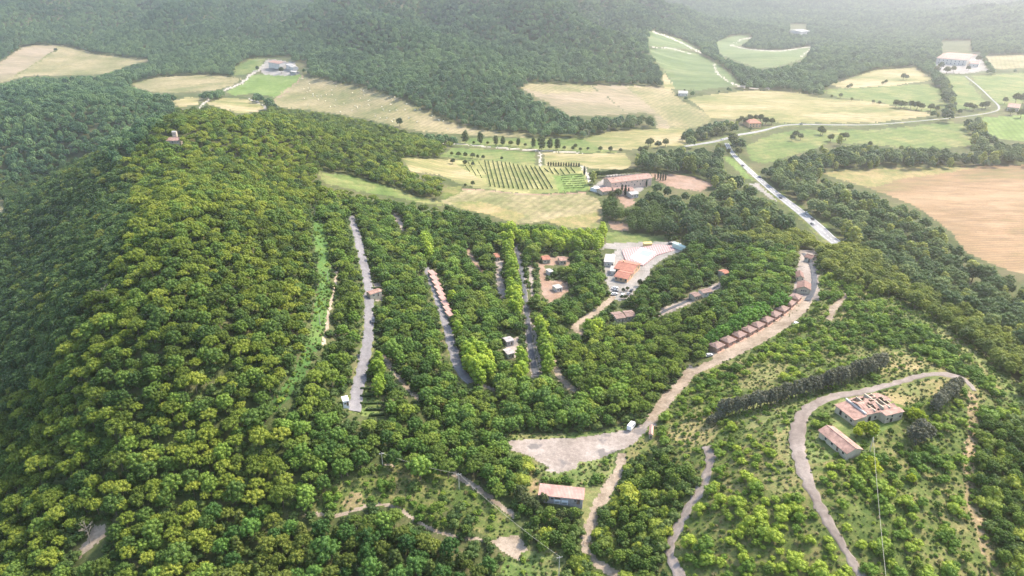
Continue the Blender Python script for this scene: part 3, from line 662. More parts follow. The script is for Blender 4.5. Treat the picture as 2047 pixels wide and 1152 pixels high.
# stands of trees: species, leaf colours, height range, width factor, spacing, density, wording
P_ = lambda *a: a
ZN = {
 1: dict(mix=[('pine',.66),('broad',.34)], h=(5.6,9.6), sp=4.9, den=.96, col={'pine':[(0.060,0.095,0.016),(0.162,0.217,0.029),(0.266,0.302,0.044)], 'broad':[(0.043,0.087,0.019),(0.099,0.165,0.032),(0.187,0.275,0.044)]}, txt='in the pine wood on the hillside'),
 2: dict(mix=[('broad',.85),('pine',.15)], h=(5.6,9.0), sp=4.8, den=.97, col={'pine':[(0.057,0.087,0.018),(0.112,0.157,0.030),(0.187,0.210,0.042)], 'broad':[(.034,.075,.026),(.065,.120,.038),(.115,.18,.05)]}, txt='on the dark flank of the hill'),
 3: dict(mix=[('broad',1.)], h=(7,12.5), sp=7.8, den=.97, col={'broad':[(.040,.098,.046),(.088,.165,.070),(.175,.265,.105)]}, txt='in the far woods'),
 4: dict(mix=[('pine',.35),('broad',.65)], h=(6,9.4), sp=5.0, den=.95, col={'pine':[(0.066,0.110,0.021),(0.147,0.210,0.034),(0.248,0.301,0.052)], 'broad':[(0.047,0.100,0.021),(0.102,0.184,0.034),(0.215,0.320,0.054)]}, txt='between the lanes of the camp'),
 5: dict(mix=[('poplar',1.)], h=(8.5,12), sp=4.2, den=1., col={'poplar':[(0.140,0.218,0.028),(0.244,0.349,0.042),(0.375,0.454,0.053)]}, txt='in a row beside a camp lane'),
 6: dict(mix=[('broad',.85),('poplar',.15)], h=(8,15), sp=8.6, den=.93, col={'broad':[(.044,.088,.036),(.095,.150,.055),(.20,.25,.095)], 'poplar':[(0.170,0.210,0.053),(0.263,0.297,0.075),(0.357,0.366,0.105)]}, txt='in the wood beside the highway'),
 7: dict(mix=[('shrub',.9),('broad',.1)], h=(.9,3.9), sp=3.2, den=.5, col={'shrub':[(0.084,0.147,0.021),(0.159,0.244,0.033),(0.318,0.383,0.047)], 'broad':[(0.057,0.105,0.021),(0.112,0.174,0.030),(0.187,0.244,0.045)]}, txt='on the scrubby slope near the ruin'),
 8: dict(mix=[('broad',.8),('pine',.2)], h=(6,9.5), sp=4.6, den=.97, col={'broad':[(0.075,0.113,0.028),(0.159,0.200,0.040),(0.263,0.288,0.053)], 'pine':[(0.075,0.113,0.028),(0.159,0.200,0.040),(0.263,0.288,0.053)]}, txt='on the long tree belt along the ridge'),
 10: dict(mix=[('broad',1.)], h=(8,11), sp=5.4, den=1., col={'broad':[(0.042,0.082,0.020),(0.078,0.131,0.031),(0.125,0.184,0.044)]}, txt='bright green and beside the wooden cabins'),
 12: dict(mix=[('pine',.4),('broad',.35),('conifer',.25)], h=(5.8,9.8), sp=5.0, den=.96, col={'pine':[(0.075,0.105,0.018),(0.122,0.157,0.028),(0.187,0.218,0.037)], 'broad':[(0.030,0.079,0.018),(0.066,0.140,0.030),(0.131,0.244,0.045)], 'conifer':[(0.057,0.087,0.021),(0.094,0.131,0.028),(0.151,0.174,0.037)]}, txt='in the mixed wood at the lower edge'),
 13: dict(mix=[('pine',.85),('broad',.15)], h=(6.5,9.5), sp=5.6, den=.97, col={'pine':[(0.068,0.110,0.021),(0.161,0.230,0.034),(0.259,0.312,0.048)], 'broad':[(0.066,0.121,0.021),(0.129,0.221,0.034),(0.237,0.342,0.052)]}, txt='in the pine stand beside the lanes'),
 14: dict(mix=[('broad',.75),('shrub',.25)], h=(3.2,6.2), sp=3.9, den=.92, col={'broad':[(0.045,0.090,0.018),(0.094,0.157,0.028),(0.187,0.252,0.040)], 'shrub':[(0.112,0.157,0.024),(0.187,0.244,0.033),(0.318,0.349,0.045)]}, txt='in the thicket beside the old road'),
 15: dict(mix=[('shrub',.78),('broad',.22)], h=(.9,4.6), sp=3.0, den=.66, col={'shrub':[(0.057,0.121,0.018),(0.131,0.218,0.030),(0.282,0.357,0.045)], 'broad':[(0.045,0.096,0.018),(0.104,0.166,0.028),(0.206,0.262,0.040)]}, txt='in the green scrub on the knoll'),
 16: dict(mix=[('shrub',1.)], h=(.8,2.2), sp=3.2, den=.5, col={'shrub':[(0.075,0.140,0.021),(0.140,0.226,0.033),(0.244,0.314,0.045)]}, txt='in open rough grass'),
}
WID = {'pine':.92,'broad':.98,'poplar':1.0,'shrub':1.15,'conifer':1.0,'cypress':1.0}
NAME = {'pine':'umbrella_pine','broad':'broadleaf_tree','poplar':'slender_tree','shrub':'shrub','conifer':'conifer','cypress':'cypress'}
CAT = {'pine':'pine tree','broad':'tree','poplar':'tree','shrub':'bush','conifer':'conifer','cypress':'cypress'}
WORD = {'pine':'flat topped umbrella pine','broad':'round crowned leafy tree','poplar':'slender bright yellow green tree','shrub':'low rounded green bush','conifer':'dark pointed conifer','cypress':'narrow dark cypress'}
LM = {}
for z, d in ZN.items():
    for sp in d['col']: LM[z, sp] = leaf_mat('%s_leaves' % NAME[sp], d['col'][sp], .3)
# kept-clear spots (buildings and vehicles), filled by the builders before planting
CLEAR = []
def scatter():
    out = []
    bands = [(90, 420, 1.0), (420, 1000, 1.0), (1000, 3300, 1.0)]
    rng = np.random.RandomState(77)
    for zid, d in ZN.items():
        s = d['sp']
        X, Y = np.meshgrid(np.arange(-2600, 2600, s), np.arange(60, 3300, s))
        X = X+(np.arange(X.shape[0])[:,None] % 2)*s*.5
        x = X.ravel(); y = Y.ravel(); ok = (np.abs(x) < y*.80+55)
        if zid not in (3, 6, 8): ok &= y < (1500 if zid == 1 else 900)
        x = x[ok]; y = y[ok]
        x = x+rng.uniform(-.36,.36,len(x))*s; y = y+rng.uniform(-.36,.36,len(y))*s
        # cheap height estimate first through a coarse look-up
        z = coarse(x, y); px, py, dd = project(x, y, z)
        ok = (px > -110) & (px < RW+110) & (py > -20) & (py < RH+190)
        x, y, z, px, py, dd = [q[ok] for q in (x, y, z, px, py, dd)]
        h = rng.uniform(d['h'][0], d['h'][1], len(x))*np.where(rng.rand(len(x)) < .1, rng.uniform(.6,1.2,len(x)), 1)
        mx, my, _ = project(x, y, z+h*.62)
        patch = .5+.5*np.sin(x*.11+2*np.sin(y*.07)+zid)*np.cos(y*.13+1.7*np.sin(x*.05))
        den = d['den'] if zid not in (7, 15, 16) else d['den']*(.45+1.1*patch)
        h = np.where(rng.rand(len(x)) < .12, h*1.25, h)
        ok = (vlook(mx, my) == zid) & (rng.rand(len(x)) < den)
        x, y, h, mx, my = x[ok], y[ok], h[ok], mx[ok], my[ok]
        z = height(x, y); mx, my, dd = project(x, y, z+h*.62); bx, by, _ = project(x, y, z); tx, ty, _ = project(x, y, z+h*.93); _, ly, _ = project(x, y, z+h*.40)
        R = h*.33*FPX/dd
        sp = rng.choice(len(d['mix']), len(x), p=np.array([m[1] for m in d['mix']])/sum(m[1] for m in d['mix']))
        spn = np.array([m[0] for m in d['mix']])[sp]
        thin = (spn == 'poplar'); R = np.where(thin, R*.45, R)
        low = np.isin(spn, ['shrub']); oth = zid != 16
        def wooded(a, b): q = vlook(a, b); return (q > 0) & ((q != 16) | (not oth))
        ok = (vlook(mx, my) == zid) & ((vlook(bx, by) > 0) | (zid == 5)) & wooded(tx, ty) & (low | (wooded(mx-R, my) & wooded(mx+R, my))) & (wooded(mx, ly) | (zid == 5))
        if zid != 5:
            for hf, rf in ((.8, 0), (1.03, 0), (.85, .7), (.85, -.7), (.47, .75), (.47, -.75)):
                _, qy, _ = project(x, y, z+h*hf); ok &= low & (rf != 0) | wooded(mx+R*rf, qy)
        for cxp, cyp, cr in CLEAR:
            ok &= ~((np.abs(mx-cxp) < cr[0]+R) & (by > cyp-cr[1]) & (ty < cyp+cr[1]*.3) & (by < cyp+cr[1]+R*3.5))
        for i in np.where(ok)[0]: out.append((zid, spn[i], x[i], y[i], z[i], h[i], dd[i], mx[i], my[i]))
    return out
# coarse height look-up for culling
_gx = np.arange(-2640, 2641, 24.); _gy = np.arange(40, 3340, 24.); _GX, _GY = np.meshgrid(_gx, _gy); _GZ = height(_GX, _GY)
def coarse(x, y):
    i = np.clip((x-_gx[0])/24., 0, len(_gx)-2.001); j = np.clip((y-_gy[0])/24., 0, len(_gy)-2.001); a = i.astype(int); b = j.astype(int); fx = i-a; fy = j-b
    return (_GZ[b,a]*(1-fx)+_GZ[b,a+1]*fx)*(1-fy)+(_GZ[b+1,a]*(1-fx)+_GZ[b+1,a+1]*fx)*fy
HI = {}
def hi_meshes(z, sp):
    if (z, sp) not in HI:
        HI[z, sp] = [(crown_mesh('crown', sp, 100*z+7*k+len(sp), 1500 if sp not in ('shrub',) else 700, .024 if sp != 'shrub' else .046, LM[z, sp]), trunk_mesh(sp, k)) for k in range(4)]
    return HI[z, sp]
PROT = {}
def plant(z, sp, x, y, zz, h, rng, label, group, wf=1.0, mat=None, name=None):
    ms = hi_meshes(z, sp); k = rng.randint(0, 3); key = (z, sp, k)
    w = h*WID[sp]*wf*rng.uniform(.88,1.14)
    if key not in PROT:
        r = empty(name or NAME[sp], (0,0,0)); cr = mesh_obj('crown', ms[k][0], r); tr = mesh_obj('trunk', ms[k][1], r); PROT[key] = (r, cr, tr)
        C_r, C_c, C_t = r, cr, tr
    else:
        r, cr, tr = PROT[key]; C_r = r.copy(); C.objects.link(C_r); C_c = cr.copy(); C_c.parent = C_r; C.objects.link(C_c); C_t = tr.copy(); C_t.parent = C_r; C.objects.link(C_t)
    C_r.location = (x, y, zz-.1); C_r.rotation_euler = (0, 0, rng.uniform(0, 6.28)); C_r.scale = (w, w, h)
    tag(C_r, label, CAT[sp], group)
    return C_r
def gn_stand(name, trees, meshes, label, cat):
    """one object for the uncountable rest of a stand: a point per tree, a tree mesh put on each"""
    T = np.array([(t[2], t[3], t[4]-.1) for t in trees]); n = len(T); rng = np.random.RandomState(n)
    me = bpy.data.meshes.new(name); me.vertices.add(n); me.vertices.foreach_set('co', T.astype(np.float32).ravel())
    h = np.array([t[5] for t in trees]); w = h*rng.uniform(.88,1.16,n)*WID[trees[0][1]]
    at = me.attributes.new('size', 'FLOAT_VECTOR', 'POINT'); at.data.foreach_set('vector', np.stack([w, w, h], -1).astype(np.float32).ravel())
    at = me.attributes.new('turn', 'FLOAT_VECTOR', 'POINT'); at.data.foreach_set('vector', np.stack([rng.normal(0,.06,n), rng.normal(0,.06,n), rng.uniform(0,6.28,n)], -1).astype(np.float32).ravel())
    at = me.attributes.new('form', 'INT', 'POINT'); at.data.foreach_set('value', rng.randint(0, len(meshes), n).astype(np.int32))
    me.update(); o = mesh_obj(name, me, label=label, cat=cat, kind='stuff')
    ng = bpy.data.node_groups.new('stand', 'GeometryNodeTree'); ng.interface.new_socket('Geometry', in_out='INPUT', socket_type='NodeSocketGeometry'); ng.interface.new_socket('Geometry', in_out='OUTPUT', socket_type='NodeSocketGeometry')
    I = ng.nodes.new('NodeGroupInput'); O = ng.nodes.new('NodeGroupOutput'); J = ng.nodes.new('GeometryNodeJoinGeometry'); L = ng.links
    def attr(nm, ty):
        a = ng.nodes.new('GeometryNodeInputNamedAttribute'); a.data_type = ty; a.inputs['Name'].default_value = nm; return a.outputs['Attribute']
    sz = attr('size', 'FLOAT_VECTOR'); tn = attr('turn', 'FLOAT_VECTOR'); fm = attr('form', 'INT')
    e2r = ng.nodes.new('FunctionNodeEulerToRotation'); L.new(tn, e2r.inputs[0])
    for k, ms in enumerate(meshes):
        src = bpy.data.objects.new('crown_form', ms)
        cmp = ng.nodes.new('FunctionNodeCompare'); cmp.data_type = 'INT'; cmp.operation = 'EQUAL'; L.new(fm, cmp.inputs[2]); cmp.inputs[3].default_value = k
        oi = ng.nodes.new('GeometryNodeObjectInfo'); oi.inputs['Object'].default_value = src; oi.inputs['As Instance'].default_value = True
        ip = ng.nodes.new('GeometryNodeInstanceOnPoints'); L.new(I.outputs[0], ip.inputs['Points']); L.new(cmp.outputs[0], ip.inputs['Selection']); L.new(oi.outputs['Geometry'], ip.inputs['Instance'])
        L.new(e2r.outputs[0], ip.inputs['Rotation']); L.new(sz, ip.inputs['Scale']); L.new(ip.outputs[0], J.inputs[0])
    L.new(J.outputs[0], O.inputs[0])
    md = o.modifiers.new('stand', 'NODES'); md.node_group = ng; return o
def under():
    """undergrowth between the trunks and rough tufts on the open slopes"""
    rng = np.random.RandomState(3)
    def grid(s, test, hr, ymax):
        X, Y = np.meshgrid(np.arange(-520, 520, s), np.arange(130, ymax, s)); x = X.ravel(); y = Y.ravel(); k = np.abs(x) < y*.8+40; x = x[k]; y = y[k]
        x = x+rng.uniform(-.45,.45,len(x))*s; y = y+rng.uniform(-.45,.45,len(y))*s; z = coarse(x, y); px, py, dd = project(x, y, z); k = (px > -40) & (px < RW+40) & (py > 300) & (py < RH+40); x, y = x[k], y[k]
        z = height(x, y); px, py, dd = project(x, y, z); h = rng.uniform(hr[0], hr[1], len(x)); mx, my, _ = project(x, y, z+h)
        k = test(px, py, mx, my); 
        for cxp, cyp, cr in CLEAR: k &= ~((np.abs(px-cxp) < cr[0]) & (np.abs(py-cyp) < cr[1]))
        return [(0, 'shrub', x[i], y[i], z[i], h[i], dd[i], px[i], py[i]) for i in np.where(k)[0]]
    wood = grid(3.6, lambda px, py, mx, my: np.isin(vlook(px, py), [1,2,4,12,13,14,5]) & (vlook(mx, my) > 0), (1.6, 4.2), 520)
    ms = [crown_mesh('bush', 'shrub', 500+k, 260, .075, UND, .9) for k in range(3)]
    gn_stand('undergrowth', wood, ms, 'dark leafy undergrowth between the trunks of the woods', 'undergrowth')
    rough = [GI[g] for g in ('scrub_ground','meadow','clearing','dry_grass','orange_earth')]
    t = grid(1.7, lambda px, py, mx, my: np.isin(glook(px, py), rough) & ~RD[np.clip(py,0,RH-1).astype(int), np.clip(px,0,RW-1).astype(int)] & ~RD[np.clip(my,0,RH-1).astype(int), np.clip(mx,0,RW-1).astype(int)] & (rng.rand(len(px)) < .75) & (py > 540), (.3, 1.2), 470)
    half = [q for i, q in enumerate(t) if i % 4]; dry = [q for i, q in enumerate(t) if i % 4 == 0]
    gn_stand('rough_grass', half, [crown_mesh('tuft', 'shrub', 520+k, 60, .16, TUF, .8) for k in range(3)], 'rough green weeds and brambles on the open slopes', 'weeds')
    gn_stand('dry_grass_tufts', dry, [crown_mesh('tuft', 'shrub', 530+k, 60, .16, DRY, .8) for k in range(3)], 'dry straw coloured grass tufts on the open slopes', 'dry grass')
UND = leaf_mat('undergrowth_leaves', [(.045,.085,.022),(.08,.13,.032),(.14,.19,.05)])
TUF = leaf_mat('weed_leaves', [(.05,.095,.02),(.09,.14,.032),(.15,.195,.05)])
DRY = leaf_mat('dry_stems', [(.10,.12,.04),(.16,.155,.065),(.23,.20,.095)])
def woods():
    under()
    T = scatter(); print('trees', len(T)); rng = random.Random(5)
    per = {}
    for t in T:
        inside = 0 < t[7] < RW and 0 < t[8] < RH-5
        per.setdefault(t[1], []).append((t[5]/t[6]*(1 if inside else .001), t))
    rest = {}
    quota = {'pine': 290, 'broad': 285, 'poplar': 110, 'shrub': 290, 'conifer': 60}
    for sp, lst in per.items():
        lst.sort(key=lambda q: -q[0]); qn = quota.get(sp, 100); q = [t for s, t in lst[:qn] if s > 2e-3]
        for t in q:
            z = t[0]; d = ZN[z]
            side = 'left of the camp' if t[7] < 640 else ('above the gravel yard' if t[8] < 860 and t[7] < 1350 else ('around the red roofed shed' if t[7] < 1330 else 'right of the lower lanes'))
            siz = 'tall' if t[5] > (d['h'][0]+d['h'][1])/2 else 'smaller'
            lab = '%s %s %s' % (siz, WORD[sp], d['txt'].replace('bright green and ', ''))
            plant(z, sp, t[2], t[3], t[4], t[5], rng, lab, lab.split(' ', 1)[1])
        ids = set(id(t) for t in q)
        for s, t in lst:
            if id(t) in ids: continue
            rest.setdefault((t[0], t[1], 0 if t[6] < 620 else 1), []).append(t)
    for (z, sp, far), lst in sorted(rest.items()):
        if far: ms = [crown_mesh('crown', sp, 900+10*z+k, 380 if z != 3 else 300, .042, LM[z, sp], .92) for k in range(3)]
        else: ms = [m for m, _ in hi_meshes(z, sp)]
        gn_stand('wood' if sp != 'shrub' else 'scrub', lst, ms, 'mass of %ss %s%s' % (WORD[sp], ZN[z]['txt'].replace('bright green and ', ''), ', in the distance' if far else ''), 'woodland' if sp != 'shrub' else 'scrub')

# ---------------------------------------------------------------- buildings
M_ = {
 'cream': simple_mat('cream_render', (0.442,0.383,0.289), .85, .12, .6), 'white': simple_mat('white_render', (0.558,0.522,0.477), .85, .08, .6), 'pink': simple_mat('pink_plaster', (.56,.42,.34), .85, .12, .6),
 'stone': simple_mat('stone_wall', (.42,.36,.29), .9, .25, 1.5), 'grey': simple_mat('grey_blockwork', (0.324,0.297,0.288), .9, .18, .8), 'wood': simple_mat('brown_timber', (.44,.27,.20), .75, .2, 1.2, tile=('Z', 1.6)),
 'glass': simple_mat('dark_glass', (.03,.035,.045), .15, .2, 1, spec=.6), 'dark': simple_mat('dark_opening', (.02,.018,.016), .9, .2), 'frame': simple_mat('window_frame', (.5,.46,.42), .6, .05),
 'red': simple_mat('red_tiles', (.36,.155,.105), .8, .22, .5, tile=('X', .9)), 'rose': simple_mat('faded_rose_tiles', (0.288,0.173,0.137), .85, .22, .5, tile=('X', .9), col2=(.37,.235,.19)), 'brown': simple_mat('brown_tiles', (.22,.13,.105), .85, .2, .6, tile=('X', .9)),
 'cabinroof': simple_mat('cabin_shingles', (.25,.17,.145), .85, .2, .6, tile=('Y', 1.2)), 'sheet': simple_mat('pink_sheet_roof', (.34,.205,.175), .6, .15, .3, tile=('X', .6), col2=(.43,.25,.205)),
 'rubble': simple_mat('pale_rubble', (0.413,0.375,0.338), .95, .25, 1.2), 'beam': simple_mat('old_beam', (.13,.085,.06), .9, .3, 2), 'canvas': simple_mat('white_canvas', (0.663,0.663,0.663), .6, .04, .5),
 'concrete': simple_mat('pale_concrete', (0.360,0.344,0.320), .9, .12, .5), 'metal': simple_mat('galvanised_metal', (.45,.46,.47), .4, .1, 1, metal=.6), 'tyre': simple_mat('tyre_rubber', (.02,.02,.02), .8, .1),
 'polewood': simple_mat('weathered_pole', (.42,.39,.34), .85, .15, 1.5), 'water': simple_mat('pool_water', (.20,.46,.50), .08, .06, .3, spec=.6), 'pinkdeck': simple_mat('pink_terrace', (0.391,0.264,0.255), .85, .15, .4, tile=('X', .18)),
 'yellow': simple_mat('yellow_canvas', (.60,.45,.16), .6, .08), 'greenish': simple_mat('pale_green_sheet', (.48,.60,.53), .6, .08), 'orange': simple_mat('orange_render', (.60,.38,.22), .85, .1, .6),
 'hay': simple_mat('bale_straw', (.78,.70,.52), .95, .15, 2),
}
CAR = {k: simple_mat(k+'_car_paint', c, .3, .03, .5, spec=.6) for k, c in dict(white=(.75,.75,.75), silver=(.45,.46,.47), black=(.025,.025,.03), grey=(.14,.145,.15), red=(.38,.04,.03), blue=(.05,.09,.22)).items()}
def clear_at(p, h, rx, ry):
    a = project(p.x, p.y, p.z+h/2); CLEAR.append((float(a[0]), float(a[1]), (rx, ry)))
def frame3(a, b, c):
    """plan frame from the two front corners and one back corner (points seen at ground level)"""
    A, B, Cc = gp(*a), gp(*b), gp(*c); u = Vector((B.x-A.x, B.y-A.y)); L = u.length; u /= L; v = Vector((-u.y, u.x)); D = (Vector((Cc.x, Cc.y))-Vector((A.x, A.y))).dot(v)
    if D < 0: D = -D
    z = max(zat(A.x+u.x*s*L+v.x*t*D, A.y+u.y*s*L+v.y*t*D) for s in (0,1) for t in (0,1))
    return Vector((A.x, A.y, z)), math.atan2(u.y, u.x), L, D
def windows(root, L, D, h, spec, fr='frame'):
    """spec: (side, position 0..1, sill, width, height, 'w'|'d')"""
    for side, s, z, w, hh, k in spec:
        m = MB(); g = MB(); t = .09
        if side in 'FB':
            x = s*L; y0, y1, yg0, yg1 = (-.07, .05, -.05, .05) if side == 'F' else (D-.05, D+.07, D-.05, D+.05)
            B = lambda q, x0, x1, z0, z1, a, b: q.box(x0, x1, a, b, z0, z1)
            B(m, x-w/2-t, x-w/2, z, z+hh, y0, y1); B(m, x+w/2, x+w/2+t, z, z+hh, y0, y1); B(m, x-w/2-t, x+w/2+t, z+hh, z+hh+t, y0, y1); B(m, x-w/2-t, x+w/2+t, z-t, z, y0, y1)
            if k == 'w': B(m, x-.03, x+.03, z, z+hh, y0+.01, y1)
            B(g, x-w/2, x+w/2, z, z+hh, yg0, yg1)
        else:
            y = s*D; x0, x1, a0, a1 = (-.07, .05, -.05, .05) if side == 'L' else (L-.05, L+.07, L-.05, L+.05)
            m.box(x0,x1,y-w/2-t,y-w/2,z,z+hh); m.box(x0,x1,y+w/2,y+w/2+t,z,z+hh); m.box(x0,x1,y-w/2-t,y+w/2+t,z+hh,z+hh+t); m.box(x0,x1,y-w/2-t,y+w/2+t,z-t,z)
            g.box(a0, a1, y-w/2, y+w/2, z, z+hh)
        o = m.build('window' if k == 'w' else 'door', M_[fr], root); g.build('pane' if k == 'w' else 'door_leaf', M_['glass'] if k == 'w' else M_['beam'], o)
def body(L, D, h, rh, ridge='x', x0=0, y0=0):
    """walls with gables, as a solid going down into the ground"""
    m = MB()
    if rh <= 0: m.box(x0, x0+L, y0, y0+D, -3, h); return m
    if ridge == 'x': m.prism([(y0,-3),(y0+D,-3),(y0+D,h),(y0+D/2,h+rh),(y0,h)], x0, x0+L, 'x')
    elif ridge == 'y': m.prism([(x0,-3),(x0+L,-3),(x0+L,h),(x0+L/2,h+rh),(x0,h)], y0, y0+D)
    else: m.box(x0, x0+L, y0, y0+D, -3, h)
    return m
def roof(L, D, h, rh, ridge='x', o=.45, t=.18, x0=0, y0=0, hip=0):
    m = MB(); e = .03
    if ridge == 'x':
        s = rh/(D/2); a = h-o*s+t+e; z = h+rh+t+e; r0 = x0+hip-o*(hip == 0); r1 = x0+L-hip+o*(hip == 0); ym = y0+D/2
        m.slab([(x0-o,y0-o,a),(x0+L+o,y0-o,a),(r1,ym,z),(r0,ym,z)], t); m.slab([(r0,ym,z),(r1,ym,z),(x0+L+o,y0+D+o,a),(x0-o,y0+D+o,a)], t)
        if hip:
            m.slab([(x0-o,y0+D+o,a),(x0-o,y0-o,a),(r0,ym,z),(r0,ym+.01,z)], t); m.slab([(x0+L+o,y0-o,a),(x0+L+o,y0+D+o,a),(r1,ym+.01,z),(r1,ym,z)], t)
        m.box(r0, r1, ym-.14, ym+.14, z-.05, z+.10)
    elif ridge == 'y':
        s = rh/(L/2); a = h-o*s+t+e; z = h+rh+t+e; xm = x0+L/2; r0 = y0+hip-o*(hip == 0); r1 = y0+D-hip+o*(hip == 0)
        m.slab([(x0-o,y0+D+o,a),(x0-o,y0-o,a),(xm,r0,z),(xm,r1,z)], t); m.slab([(xm,r1,z),(xm,r0,z),(x0+L+o,y0-o,a),(x0+L+o,y0+D+o,a)], t)
        if hip:
            m.slab([(x0-o,y0-o,a),(x0+L+o,y0-o,a),(xm+.01,r0,z),(xm,r0,z)], t); m.slab([(x0+L+o,y0+D+o,a),(x0-o,y0+D+o,a),(xm,r1,z),(xm+.01,r1,z)], t)
        m.box(xm-.14, xm+.14, r0, r1, z-.05, z+.10)
    elif ridge == 'lean':      # single slope, high at the back
        m.slab([(x0-o,y0-o,h-.1+t),(x0+L+o,y0-o,h-.1+t),(x0+L+o,y0+D+o,h+rh+t),(x0-o,y0+D+o,h+rh+t)], t)
    else: m.slab([(x0-o,y0-o,h+t+e),(x0+L+o,y0-o,h+t+e),(x0+L+o,y0+D+o,h+t+e),(x0-o,y0+D+o,h+t+e)], t)
    return m
def house(name, label, cat, a, b, c, h, rh, wall='cream', rf='red', ridge='x', hip=0, o=.45, wins=(), chim=None, group=None, depth=None, dz=0, fr='frame', tight=1.0):
    O, rz, L, D = frame3(a, b, c); D = depth or D
    root = empty(name, O+Vector((0,0,dz)), rz, label=label, cat=cat, group=group)
    body(L, D, h, rh if ridge in 'xy' and not hip else (0 if ridge != 'lean' else 0), ridge).build('wall', M_[wall], root)
    r = roof(L, D, h, rh, ridge, o, hip=hip).build('roof', M_[rf], root)
    if ridge == 'lean': MB().box(0, L, D-.3, D, h, h+rh-.02).build('back_wall', M_[wall], root)
    if chim:
        x, y = chim[0]*L, chim[1]*D; mm = MB(); mm.box(x-.35, x+.35, y-.35, y+.35, h, h+rh+chim[2]); mm.box(x-.45, x+.45, y-.45, y+.45, h+rh+chim[2], h+rh+chim[2]+.15); mm.build('chimney', M_[wall], r)
    windows(root, L, D, h, wins, fr)
    ctr = O+Vector((math.cos(rz)*L/2-math.sin(rz)*D/2, math.sin(rz)*L/2+math.cos(rz)*D/2, 0)); p = project(ctr.x, ctr.y, ctr.z+h/2)
    CLEAR.append((float(p[0]), float(p[1]), ((L*.5*FPX/float(p[2])+3)*tight, ((D*.35+h*.6)*FPX/float(p[2])*.75+4)*tight)))
    return root, L, D, O, rz
rowF = lambda n, z, w, h, k='w', a=.1, b=.9, s='F': [(s, a+(b-a)*i/max(1, n-1), z, w, h, k) for i in range(n)]

